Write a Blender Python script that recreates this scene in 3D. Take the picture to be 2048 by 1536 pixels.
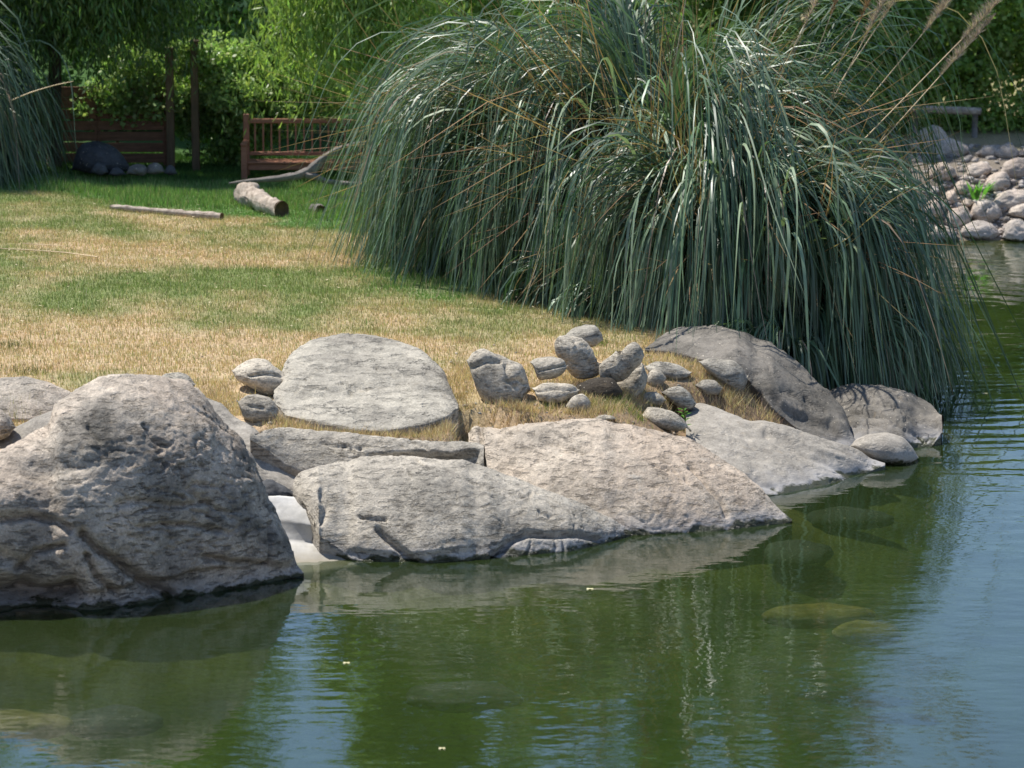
import bpy, math, random
import numpy as np
from mathutils import Vector

for o in list(bpy.data.objects):
    bpy.data.objects.remove(o)
scene = bpy.context.scene
col = scene.collection
rng = np.random.default_rng(7)
random.seed(7)

# ------------------------------------------------------------------ camera, sky, sun, exposure
CAM_H, FPX, PITCH = 8.0, 7000.0, math.atan(1218 / 7000)
cam = bpy.data.cameras.new('camera')
cam_o = bpy.data.objects.new('camera', cam)
col.objects.link(cam_o)
cam_o.location = (0, 0, CAM_H)
cam_o.rotation_euler = (math.pi / 2 - PITCH, 0, 0)
cam.sensor_width = 36
cam.lens = FPX / 2048 * 36
cam.clip_start, cam.clip_end = 0.5, 3000
cam.dof.use_dof = True
cam.dof.focus_distance = 41
cam.dof.aperture_fstop = 2.3
scene.camera = cam_o

SUN = Vector((-0.39, 0.29, 0.88)).normalized()
SUN_EL = math.asin(SUN.z)
SUN_AZ = math.atan2(SUN.x, SUN.y)
world = bpy.data.worlds.new('World')
scene.world = world
world.use_nodes = True
wn = world.node_tree
wn.nodes.clear()
sky = wn.nodes.new('ShaderNodeTexSky')
sky.sky_type = 'NISHITA'
sky.sun_disc = False
sky.sun_elevation = SUN_EL
sky.sun_rotation = SUN_AZ
sky.altitude = 300
sky.air_density = 1.0
sky.dust_density = 0.3
sky.ozone_density = 3.0
bg = wn.nodes.new('ShaderNodeBackground')
bg.inputs[1].default_value = 0.125
wo = wn.nodes.new('ShaderNodeOutputWorld')
wn.links.new(sky.outputs[0], bg.inputs[0])
wn.links.new(bg.outputs[0], wo.inputs[0])

sun = bpy.data.lights.new('sun', 'SUN')
sun.energy = 5.0
sun.angle = math.radians(0.53)
sun.color = (1.0, 0.95, 0.88)
sun_o = bpy.data.objects.new('sun', sun)
sun_o.rotation_euler = SUN.to_track_quat('Z', 'Y').to_euler()
sun_o.location = (-20, 40, 40)
col.objects.link(sun_o)
scene.view_settings.view_transform = 'Standard'
scene.view_settings.look = 'None'
scene.view_settings.gamma = 1
scene.view_settings.exposure = 0.46
scene.render.engine = 'CYCLES'
scene.cycles.max_bounces = 8
scene.cycles.transparent_max_bounces = 12
scene.cycles.use_denoising = True

# ------------------------------------------------------------------ noise
_perm = rng.permutation(512)
_grad = rng.normal(size=(512, 3))
_grad /= np.linalg.norm(_grad, axis=1)[:, None]


def perlin(p):
    p = np.asarray(p, float)
    i = np.floor(p).astype(int)
    f = p - i
    w = f * f * f * (f * (f * 6 - 15) + 10)
    out = np.zeros(len(p))
    for dx in (0, 1):
        wx = w[:, 0] if dx else 1 - w[:, 0]
        for dy in (0, 1):
            wy = w[:, 1] if dy else 1 - w[:, 1]
            for dz in (0, 1):
                wz = w[:, 2] if dz else 1 - w[:, 2]
                h = _perm[(_perm[(_perm[(i[:, 0] + dx) & 511] + i[:, 1] + dy) & 511] + i[:, 2] + dz) & 511]
                g = _grad[h]
                out += wx * wy * wz * (g[:, 0] * (f[:, 0] - dx) + g[:, 1] * (f[:, 1] - dy) + g[:, 2] * (f[:, 2] - dz))
    return out * 1.5


def fbm(p, octaves=4, gain=0.5, lac=2.03):
    a, s, out = 1.0, 1.0, 0.0
    for _ in range(octaves):
        out = out + a * perlin(p * s + 13.7 * s)
        a *= gain
        s *= lac
    return out


def ridged(p, octaves=3):
    a, s, out = 1.0, 1.0, 0.0
    for _ in range(octaves):
        out = out + a * (1 - np.abs(perlin(p * s + 5.1 * s)) * 2)
        a *= 0.5
        s *= 2.1
    return out


def P3(x, y, z=None):
    return np.stack([x, y, np.zeros_like(x) if z is None else z], axis=-1)


def sstep(a, b, x):
    t = np.clip((x - a) / (b - a), 0, 1)
    return t * t * (3 - 2 * t)


# ------------------------------------------------------------------ where a photograph pixel lies in the place
CP, SP = math.cos(PITCH), math.sin(PITCH)


def ray(u, v):
    u = np.asarray(u, float); v = np.asarray(v, float)
    x = (u - 1024) / FPX
    b = -(v - 768) / FPX
    return x, CP + b * SP, -SP + b * CP          # right, forward, up


def at_h(u, v, h):
    x, y, z = ray(u, v)
    t = (h - CAM_H) / z
    return x * t, y * t, CAM_H + z * t


def at_Y(u, v, Y):
    x, y, z = ray(u, v)
    t = Y / y
    return x * t, y * t, CAM_H + z * t


# shoreline, then the land's polygon
SHORE_PX = [(-900, 1285), (-400, 1250), (0, 1215), (160, 1205), (330, 1180), (590, 1130), (640, 1105), (720, 1095), (840, 1105),
            (1000, 1095), (1240, 1045), (1530, 1015), (1500, 960), (1660, 925), (1790, 895), (1845, 860), (1850, 825),
            (1830, 780), (1815, 700), (1805, 600), (1800, 520), (1830, 486), (1950, 480), (2100, 482), (2300, 480), (3200, 470)]
su, sv = np.array(SHORE_PX, float).T
sx, sy, _ = at_h(su, sv, 0.0)
SHORE = np.stack([sx, sy], 1)
POLY = np.vstack([[[-900, SHORE[0, 1]]], SHORE, [[900, SHORE[-1, 1]]], [[900, 900]], [[-900, 900]]])
SEG = np.vstack([[[-900, SHORE[0, 1]]], SHORE, [[900, SHORE[-1, 1]]]])


def shore_dist(X, Y):
    X = np.asarray(X, float); Y = np.asarray(Y, float)
    sh = X.shape
    X = X.ravel(); Y = Y.ravel()
    d2 = np.full(X.shape, 1e18)
    for a, b in zip(SEG[:-1], SEG[1:]):
        e = b - a
        t = np.clip(((X - a[0]) * e[0] + (Y - a[1]) * e[1]) / (e @ e), 0, 1)
        d2 = np.minimum(d2, (X - a[0] - t * e[0]) ** 2 + (Y - a[1] - t * e[1]) ** 2)
    inside = np.zeros(X.shape, bool)
    q = np.roll(POLY, -1, axis=0)
    for (x1, y1), (x2, y2) in zip(POLY, q):
        if y1 == y2:
            continue
        c = ((y1 > Y) != (y2 > Y)) & (X < (x2 - x1) * (Y - y1) / (y2 - y1) + x1)
        inside ^= c
    d = np.sqrt(d2)
    return np.where(inside, d, -d).reshape(sh)


def H(X, Y):
    X = np.asarray(X, float); Y = np.asarray(Y, float)
    d = shore_dist(X, Y)
    h = np.interp(d, [-8, -2.5, -0.7, 0, 0.5, 1.0, 1.5, 2.1, 6.5, 22, 60], [-1.3, -0.75, -0.32, 0.0, .22, .60, .90, 0.98, 1.13, 1.72, 1.85])
    # the bank on the right, under the big grass clump, is lower and slopes to the water
    right = sstep(2.6, 4.2, X) * (Y < 57)
    hr = np.interp(d, [-8, -2.5, -0.7, 0, 0.8, 1.6, 2.6, 4.5, 22], [-1.3, -0.75, -0.3, 0.0, .16, .38, .66, 1.0, 1.3])
    h = h * (1 - right) + hr * right
    near = sstep(15, 3, Y) * 7.8
    return h + near


def ground_hit(u, v):
    u = np.atleast_1d(np.asarray(u, float)); v = np.atleast_1d(np.asarray(v, float))
    x, y, z = ray(u, v)
    ts = np.linspace(25, 75, 401)
    out = np.zeros((len(u), 3))
    for i in range(len(u)):
        px, py, pz = x[i] * ts, y[i] * ts, CAM_H + z[i] * ts
        g = H(px, py)
        k = np.argmax(pz <= np.maximum(g, -0.0))
        if k == 0:
            k = len(ts) - 1
        a = pz[k - 1] - max(g[k - 1], 0); b = pz[k] - max(g[k], 0)
        f = a / (a - b) if a != b else 0
        t = ts[k - 1] + f * (ts[k] - ts[k - 1])
        out[i] = (x[i] * t, y[i] * t, CAM_H + z[i] * t)
    return out


# ------------------------------------------------------------------ materials
class NT:
    def __init__(self, name, disp=False):
        self.m = bpy.data.materials.new(name)
        self.m.use_nodes = True
        self.t = self.m.node_tree
        self.t.nodes.clear()
        self.out = self.t.nodes.new('ShaderNodeOutputMaterial')

    def n(self, kind, **kw):
        nd = self.t.nodes.new('ShaderNode' + kind)
        for k, v in kw.items():
            if k.startswith('i_'):
                key = k[2:]
                nd.inputs[int(key) if key.isdigit() else key].default_value = v
            else:
                setattr(nd, k, v)
        return nd

    def l(self, a, b):
        self.t.links.new(a, b)

    def pos(self, scale=(1, 1, 1), rot=(0, 0, 0)):
        g = self.n('NewGeometry')
        mp = self.n('Mapping')
        mp.inputs['Scale'].default_value = scale
        mp.inputs['Rotation'].default_value = rot
        self.l(g.outputs['Position'], mp.inputs['Vector'])
        return mp.outputs[0]

    def noise(self, vec, scale, detail=4, rough=0.55, out=0):
        nd = self.n('TexNoise')
        nd.inputs['Scale'].default_value = scale
        nd.inputs['Detail'].default_value = detail
        nd.inputs['Roughness'].default_value = rough
        self.l(vec, nd.inputs['Vector'])
        return nd.outputs[out]

    def ramp(self, fac, stops):
        r = self.n('ValToRGB')
        cr = r.color_ramp
        while len(cr.elements) < len(stops):
            cr.elements.new(0.5)
        for e, (p, c) in zip(cr.elements, stops):
            e.position = p
            e.color = (c, c, c, 1) if isinstance(c, (int, float)) else (*c, 1)
        self.l(fac, r.inputs[0])
        return r.outputs[0]

    def mix(self, fac, a, b, blend='MIX'):
        m = self.n('Mix', data_type='RGBA', blend_type=blend)
        for sock, val in ((m.inputs[0], fac), (m.inputs[6], a), (m.inputs[7], b)):
            if hasattr(val, 'is_linked'):
                self.l(val, sock)
            elif isinstance(val, (int, float)):
                sock.default_value = val
            else:
                sock.default_value = (*val, 1)
        return m.outputs[2]

    def math(self, op, a, b=None, clamp=False):
        m = self.n('Math', operation=op, use_clamp=clamp)
        for s, v in ((m.inputs[0], a), (m.inputs[1], b)):
            if v is None:
                continue
            if hasattr(v, 'is_linked'):
                self.l(v, s)
            else:
                s.default_value = v
        return m.outputs[0]

    def bump(self, h, strength, dist, normal=None):
        b = self.n('Bump')
        b.inputs['Strength'].default_value = strength
        b.inputs['Distance'].default_value = dist
        self.l(h, b.inputs['Height'])
        if normal:
            self.l(normal, b.inputs['Normal'])
        return b.outputs[0]

    def principled(self, color, rough=0.9, normal=None, spec=0.3):
        p = self.n('BsdfPrincipled')
        for s, v in ((p.inputs['Base Color'], color), (p.inputs['Roughness'], rough), (p.inputs['Specular IOR Level'], spec)):
            if hasattr(v, 'is_linked'):
                self.l(v, s)
            else:
                s.default_value = (*v, 1) if isinstance(v, tuple) else v
        if normal:
            self.l(normal, p.inputs['Normal'])
        self.l(p.outputs[0], self.out.inputs[0])
        return p


def rock_mat(name, light, mid, dark, tint=None, tint_amt=0.0, wet=True, strat=(4, 4, 16), rot=(0.15, 0.25, 0), speck=0.5, bumpk=1.0, pale=0.6, streak=0.25, patch=None):
    n = NT(name)
    p = n.pos()
    ps = n.pos(strat, rot)
    big = n.noise(p, 1.1, 5, 0.6)
    c = n.ramp(big, [(0.34, dark), (0.50, mid), (0.66, light)])
    if tint is not None:
        tn = n.ramp(n.noise(p, 0.9, 3, 0.5), [(0.42, 0.0), (0.58, 1.0)])
        c = n.mix(n.math('MULTIPLY', tn, tint_amt), c, tint)
    med = n.noise(p, 7.0, 6, 0.68)
    c = n.mix(0.6, c, n.ramp(med, [(0.33, 0.5), (0.5, 1.0), (0.68, 1.35)]), 'MULTIPLY')
    strn = n.noise(ps, 1.6, 5, 0.65)
    c = n.mix(streak, c, n.ramp(strn, [(0.32, 0.45), (0.45, 0.95), (0.7, 1.15)]), 'MULTIPLY')
    fine = n.noise(p, 42.0, 4, 0.75)
    c = n.mix(speck, c, n.ramp(fine, [(0.33, 0.45), (0.5, 1.0), (0.66, 1.6)]), 'MULTIPLY')
    lich = n.ramp(n.noise(p, 2.7, 6, 0.72), [(0.62, 0.0), (0.72, pale)])
    c = n.mix(lich, c, (0.47, 0.47, 0.44))
    sp = n.ramp(n.noise(p, 30.0, 2, 0.5), [(0.70, 0.0), (0.74, 0.8)])
    c = n.mix(sp, c, (0.62, 0.58, 0.5))
    och = n.ramp(n.noise(p, 3.9, 5, 0.7), [(0.62, 0.0), (0.8, 0.5)])
    c = n.mix(och, c, (0.22, 0.16, 0.085))
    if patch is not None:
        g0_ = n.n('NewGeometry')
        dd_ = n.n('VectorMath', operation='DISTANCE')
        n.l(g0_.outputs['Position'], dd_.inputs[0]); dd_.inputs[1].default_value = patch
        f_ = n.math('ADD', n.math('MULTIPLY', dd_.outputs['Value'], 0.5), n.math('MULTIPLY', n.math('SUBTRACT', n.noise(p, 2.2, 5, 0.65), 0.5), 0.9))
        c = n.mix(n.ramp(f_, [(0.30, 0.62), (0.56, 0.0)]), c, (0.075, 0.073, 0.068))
    c = n.mix(1.0, c, (1.05, 1.0, 0.92), 'MULTIPLY')
    rough = 0.88
    if wet:
        g = n.n('NewGeometry')
        s = n.n('SeparateXYZ')
        n.l(g.outputs['Position'], s.inputs[0])
        z = n.math('ADD', s.outputs[2], n.math('MULTIPLY', n.math('SUBTRACT', n.noise(p, 5.0, 5), 0.5), 0.26))
        pale_b = n.ramp(n.math('MULTIPLY', n.math('ADD', z, 0.1), 2.0), [(0.20, 0.0), (0.30, 0.55), (0.40, 0.3), (0.62, 0.0)])
        c = n.mix(pale_b, c, (0.36, 0.36, 0.37))
        w = n.ramp(n.math('MULTIPLY', n.math('ADD', z, 0.1), 2.0), [(0.25, 1.0), (0.31, 0.0)])
        c = n.mix(w, c, (0.06, 0.062, 0.036))
        rough = n.math('SUBTRACT', 0.88, n.math('MULTIPLY', w, 0.7))
    cn = n.noise(ps, 1.1, 7, 0.62)
    cl = n.math('ABSOLUTE', n.math('SUBTRACT', cn, 0.5))
    cm = n.ramp(n.noise(p, 1.4, 2), [(0.55, 0.0), (0.66, 1.0)])
    cr_ = n.math('MULTIPLY', n.ramp(cl, [(0.0, 1.0), (0.012, 0.0)]), cm)
    c = n.mix(n.math('MULTIPLY', cr_, 0.6), c, (0.05, 0.05, 0.05))
    h1 = n.math('ADD', n.math('MULTIPLY', med, 0.6), n.math('MULTIPLY', fine, 0.22))
    h2 = n.math('ADD', h1, n.math('MULTIPLY', n.ramp(strn, [(0.3, 0.0), (0.45, 1.0)]), 0.5))
    h2 = n.math('SUBTRACT', h2, n.math('MULTIPLY', cr_, 0.5))
    nm = n.bump(h2, 1.0 * bumpk, 0.06)
    n.principled(c, rough, nm, 0.25)
    return n.m


def attr_mat(name, rough=0.8, spec=0.2, transl=0.35, bright=1.0, vary=0.0):
    n = NT(name)
    a = n.n('VertexColor', layer_name='col')
    c = a.outputs[0]
    if vary:
        c = n.mix(vary, c, n.ramp(n.noise(n.pos(), 1.2, 4), [(0.3, 0.5), (0.7, 1.4)]), 'MULTIPLY')
    p = n.n('BsdfPrincipled')
    n.l(c, p.inputs['Base Color'])
    p.inputs['Roughness'].default_value = rough
    p.inputs['Specular IOR Level'].default_value = spec
    t = n.n('BsdfTranslucent')
    n.l(n.mix(1.0, c, (1.0 * bright, 1.15 * bright, 0.6 * bright), 'MULTIPLY'), t.inputs[0])
    mx = n.n('MixShader')
    mx.inputs[0].default_value = transl
    n.l(p.outputs[0], mx.inputs[1])
    n.l(t.outputs[0], mx.inputs[2])
    n.l(mx.outputs[0], n.out.inputs[0])
    return n.m


def wood_mat(name, a, b, scale=(1, 12, 12), rough=0.75, bs=0.4):
    n = NT(name)
    p = n.pos(scale)
    g = n.noise(p, 3.0, 6, 0.65)
    c = n.ramp(g, [(0.3, a), (0.7, b)])
    c = n.mix(0.5, c, n.ramp(n.noise(n.pos(), 6, 4), [(0.3, 0.6), (0.7, 1.2)]), 'MULTIPLY')
    n.principled(c, rough, n.bump(g, bs, 0.01), 0.3)
    return n.m


M = {}
M['granite'] = rock_mat('grey_granite', (0.45, 0.425, 0.375), (0.37, 0.35, 0.31), (0.25, 0.24, 0.215), streak=0.22)
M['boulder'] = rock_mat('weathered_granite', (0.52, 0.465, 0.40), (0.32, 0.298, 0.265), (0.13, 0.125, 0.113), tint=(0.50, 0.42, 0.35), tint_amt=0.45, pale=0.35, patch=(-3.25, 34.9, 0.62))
M['pink'] = rock_mat('pinkish_granite', (0.47, 0.425, 0.365), (0.40, 0.36, 0.31), (0.30, 0.275, 0.24), tint=(0.47, 0.385, 0.31), tint_amt=0.5, streak=0.2)
M['smooth'] = rock_mat('smooth_grey_slab', (0.34, 0.323, 0.295), (0.285, 0.272, 0.248), (0.22, 0.21, 0.193), strat=(2, 2, 5), speck=0.35, bumpk=0.5, pale=0.2)
M['bank'] = rock_mat('shade_toned_bank_rock', (0.20, 0.19, 0.175), (0.15, 0.144, 0.133), (0.10, 0.097, 0.09), strat=(2, 2, 6), speck=0.35, bumpk=0.6, pale=0.15, streak=0.35)  # slab grey darkened, shade painted into the base colour
M['cobble'] = rock_mat('grey_fieldstone', (0.50, 0.465, 0.40), (0.39, 0.365, 0.315), (0.25, 0.235, 0.205), wet=False, strat=(8, 8, 30), pale=0.5, bumpk=0.8)
M['flat'] = rock_mat('flat_grey_stone', (0.41, 0.395, 0.35), (0.345, 0.333, 0.297), (0.26, 0.25, 0.225), wet=False, strat=(3, 3, 20), pale=0.3)
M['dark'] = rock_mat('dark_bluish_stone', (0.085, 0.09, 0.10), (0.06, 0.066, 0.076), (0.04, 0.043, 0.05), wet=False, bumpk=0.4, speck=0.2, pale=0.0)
M['hollow_shade'] = rock_mat('painted_hollow_shade', (0.09, 0.075, 0.055), (0.065, 0.054, 0.04), (0.04, 0.034, 0.026), wet=False, bumpk=0.9, speck=0.4, pale=0.0)  # near-black colour paints the shade of the hollow under the stack
M['shore'] = rock_mat('pale_shore_stone', (0.50, 0.46, 0.42), (0.40, 0.37, 0.345), (0.27, 0.25, 0.24), tint=(0.46, 0.36, 0.29), tint_amt=0.5, wet=True, bumpk=0.6)

n = NT('algae_covered_stone')
p_ = n.pos()
c_ = n.ramp(n.noise(p_, 6, 6, 0.7), [(0.3, (0.07, 0.06, 0.015)), (0.65, (0.24, 0.20, 0.05))])
n.principled(c_, 0.95, n.bump(n.noise(p_, 14, 5), 0.6, 0.03))
M['algae'] = n.m

n = NT('pale_concrete')
p_ = n.pos()
c_ = n.ramp(n.noise(p_, 3, 6, 0.65), [(0.3, (0.33, 0.32, 0.29)), (0.62, (0.54, 0.53, 0.50))])
c_ = n.mix(n.ramp(n.noise(n.pos((2, 9, 9), (0, 0, 0.5)), 2.5, 5, 0.7), [(0.57, 0.0), (0.7, 0.55)]), c_, (0.36, 0.35, 0.33))
g_ = n.n('NewGeometry'); s_ = n.n('SeparateXYZ'); n.l(g_.outputs['Position'], s_.inputs[0])
z_ = n.math('ADD', s_.outputs[2], n.math('MULTIPLY', n.math('SUBTRACT', n.noise(p_, 4.0, 4), 0.5), 0.12))
c_ = n.mix(n.ramp(n.math('MULTIPLY', z_, 2.0), [(0.03, 1.0), (0.20, 0.0)]), c_, (0.30, 0.27, 0.21))
n.principled(c_, 0.9, n.bump(n.noise(p_, 18, 5), 0.4, 0.01))
M['concrete'] = n.m

n = NT('soil_turf_and_pond_bed')
a_ = n.n('VertexColor', layer_name='col')
p_ = n.pos()
c_ = n.mix(0.8, a_.outputs[0], n.ramp(n.noise(p_, 16, 6, 0.75), [(0.3, 0.45), (0.5, 0.95), (0.72, 1.5)]), 'MULTIPLY')
n.principled(c_, 0.95, n.bump(n.noise(p_, 22, 5, 0.7), 0.8, 0.03), 0.1)
M['ground'] = n.m

M['grass'] = attr_mat('lawn_grass', 0.75, 0.15, 0.3)
M['leaf'] = attr_mat('tree_leaves', 0.42, 0.5, 0.4, 1.5)
M['pampas'] = attr_mat('pampas_blades', 0.45, 0.7, 0.22, 1.2)
M['pampas2'] = attr_mat('pampas_blades_broad', 0.42, 0.9, 0.2, 1.2)
M['plume'] = attr_mat('dry_plume', 0.9, 0.05, 0.3, 1.0)
M['fence'] = wood_mat('weathered_brown_boards', (0.14, 0.065, 0.038), (0.27, 0.135, 0.08), (0.6, 10, 10))
M['post'] = wood_mat('weathered_post', (0.08, 0.055, 0.03), (0.15, 0.105, 0.06), (10, 10, 0.6))
M['bench'] = wood_mat('reddish_brown_bench_wood', (0.22, 0.09, 0.05), (0.35, 0.16, 0.095), (0.8, 12, 12), 0.45)
M['bark'] = wood_mat('dark_bark', (0.03, 0.025, 0.018), (0.08, 0.065, 0.05), (8, 8, 1.5), 0.9, 0.8)
M['driftwood'] = wood_mat('grey_driftwood', (0.13, 0.115, 0.10), (0.24, 0.215, 0.19), (5, 5, 5), 0.9, 0.6)
M['log'] = wood_mat('bleached_log', (0.22, 0.17, 0.13), (0.55, 0.47, 0.38), (5, 5, 5), 0.9, 0.9)
M['log_end'] = wood_mat('dark_log_end', (0.05, 0.035, 0.02), (0.13, 0.09, 0.05), (6, 6, 6), 0.95)
M['straw'] = wood_mat('dry_straw', (0.50, 0.38, 0.22), (0.65, 0.52, 0.34), (3, 3, 3))
M['yellow_leaf'] = wood_mat('fallen_leaf', (0.55, 0.50, 0.22), (0.70, 0.66, 0.45), (3, 3, 3))

# water: Fresnel mirror over a clear green body with a little murk
n = NT('pond_water')
pw = n.pos((0.55, 1.0, 1.0))
w1 = n.noise(pw, 3.2, 2, 0.5)
w2 = n.noise(pw, 11.0, 2, 0.5)
w3 = n.noise(n.pos((0.35, 1.0, 1.0), (0, 0, 0.12)), 1.1, 1, 0.5)
patch = n.ramp(n.noise(n.pos((0.5, 0.35, 1)), 0.5, 3), [(0.40, 0.25), (0.62, 1.0)])
hh = n.math('ADD', n.math('MULTIPLY', w1, 0.0050), n.math('MULTIPLY', n.math('MULTIPLY', w2, patch), 0.0016))
hh = n.math('ADD', hh, n.math('MULTIPLY', w3, 0.006))
# rings spreading from the right-hand bank
g_ = n.n('NewGeometry')
sub = n.n('VectorMath', operation='DISTANCE')
n.l(g_.outputs['Position'], sub.inputs[0])
sub.inputs[1].default_value = (5.2, 52.0, 0)
ringw = n.math('SINE', n.math('MULTIPLY', n.math('ADD', sub.outputs['Value'], n.math('ADD', n.math('MULTIPLY', w3, 1.3), n.math('MULTIPLY', w1, 0.35))), 12.0))
sx_ = n.n('SeparateXYZ'); n.l(g_.outputs['Position'], sx_.inputs[0])
ringm = n.math('MULTIPLY', n.ramp(n.math('MULTIPLY', sx_.outputs[0], 0.1), [(0.42, 0.0), (0.56, 1.0)]),
               n.ramp(n.math('MULTIPLY', sx_.outputs[1], 0.02), [(0.70, 0.0), (0.78, 1.0)]))
hh = n.math('ADD', hh, n.math('MULTIPLY', n.math('MULTIPLY', ringw, ringm), 0.0013))
nm = n.bump(hh, 1.0, 1.0)
fr = n.n('Fresnel'); fr.inputs[0].default_value = 1.55
n.l(nm, fr.inputs['Normal'])
gl = n.n('BsdfGlossy'); gl.inputs['Roughness'].default_value = 0.02
gl.inputs['Color'].default_value = (0.95, 0.97, 1.0, 1)
n.l(nm, gl.inputs['Normal'])
tr = n.n('BsdfTransparent'); tr.inputs[0].default_value = (0.96, 1.0, 0.93, 1)
df = n.n('BsdfDiffuse'); df.inputs[0].default_value = (0.034, 0.055, 0.015, 1)
m1 = n.n('MixShader'); m1.inputs[0].default_value = 0.42
n.l(tr.outputs[0], m1.inputs[1]); n.l(df.outputs[0], m1.inputs[2])
m2 = n.n('MixShader')
n.l(fr.outputs[0], m2.inputs[0]); n.l(m1.outputs[0], m2.inputs[1]); n.l(gl.outputs[0], m2.inputs[2])
n.l(m2.outputs[0], n.out.inputs[0])
va = n.n('VolumeAbsorption'); va.inputs[0].default_value = (0.34, 0.62, 0.18, 1); va.inputs[1].default_value = 0.6
n.l(va.outputs[0], n.out.inputs[1])
M['water'] = n.m


# ------------------------------------------------------------------ mesh helpers
def make_mesh(name, V, F, mat, colors=None, smooth=True):
    me = bpy.data.meshes.new(name)
    V = np.asarray(V, np.float32)
    F = np.asarray(F, np.int32)
    k = F.shape[1]
    me.vertices.add(len(V)); me.vertices.foreach_set('co', V.ravel())
    me.loops.add(F.size); me.loops.foreach_set('vertex_index', F.ravel())
    me.polygons.add(len(F)); me.polygons.foreach_set('loop_start', np.arange(0, F.size, k, dtype=np.int32))
    me.update(calc_edges=True)
    me.polygons.foreach_set('use_smooth', np.full(len(F), bool(smooth)))
    if colors is not None:
        ca = me.color_attributes.new('col', 'FLOAT_COLOR', 'POINT')
        C = np.ones((len(V), 4), np.float32); C[:, :3] = colors
        ca.data.foreach_set('color', C.ravel())
    me.materials.append(mat)
    me.validate()
    return me


def link(name, me, parent=None, loc=None):
    o = bpy.data.objects.new(name, me)
    col.objects.link(o)
    if parent is not None:
        o.parent = parent
    if loc is not None:
        o.location = loc
    return o


def tag(o, label=None, cat=None, group=None, kind=None):
    if label: o['label'] = label
    if cat: o['category'] = cat
    if group: o['group'] = group
    if kind: o['kind'] = kind
    return o


def empty(name, loc, label, cat, group=None):
    o = bpy.data.objects.new(name, None)
    o.empty_display_size = 0.2
    col.objects.link(o)
    o.location = loc
    return tag(o, label, cat, group)


def grid_faces(nr, nc, wrap=False):
    r = np.arange(nr - 1)[:, None]; c = np.arange(nc - 1)[None, :]
    a = r * nc + c
    return np.stack([a, a + 1, a + nc + 1, a + nc], -1).reshape(-1, 4)


def grid_normals(G):
    du = np.gradient(G, axis=1); dv = np.gradient(G, axis=0)
    N = np.cross(du, dv)
    ln = np.linalg.norm(N, axis=2, keepdims=True)
    ln[ln < 1e-9] = 1
    return N / ln


def smooth1(a, k=5):
    ker = np.hanning(k + 2)[1:-1]; ker /= ker.sum()
    pad = k // 2
    return np.convolve(np.pad(a, pad, mode='edge'), ker, mode='valid')


def poly_dist(U, Vv, pts):
    d = np.full(U.shape, 1e9)
    for (x1, y1), (x2, y2) in zip(pts[:-1], pts[1:]):
        ex, ey = x2 - x1, y2 - y1
        t = np.clip(((U - x1) * ex + (Vv - y1) * ey) / (ex * ex + ey * ey + 1e-9), 0, 1)
        d = np.minimum(d, np.hypot(U - x1 - t * ex, Vv - y1 - t * ey))
    return d


CARVE = []      # rock surface points that the ground must stay under
COVER = []      # rock surface points where no grass grows


def rock_noise(W, amp, seed, strat):
    q = W + seed * 17.3
    S = np.array(strat)
    warp = perlin(q * 1.7)[:, None] * 0.35
    big = fbm(q * 0.9, 3) * 1.0
    med = fbm((q + warp) * S * 1.6, 4, 0.6) * 0.26
    rid = ridged((q + warp * 2.2) * S * 1.1 + 3.3, 4)
    mask = sstep(-0.15, 0.35, perlin(q * 0.8 + 31))
    crack = -np.clip(rid - 1.42, 0, 1) * 2.6 * (0.25 + mask)
    r2 = ridged((q + warp) * S * 3.6 + 8.1, 2)
    crack = crack - np.clip(r2 - 1.12, 0, 1) * 0.9 * mask
    fine = fbm(q * 11, 4, 0.65) * 0.17
    return amp * (big + med + crack + fine)


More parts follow.
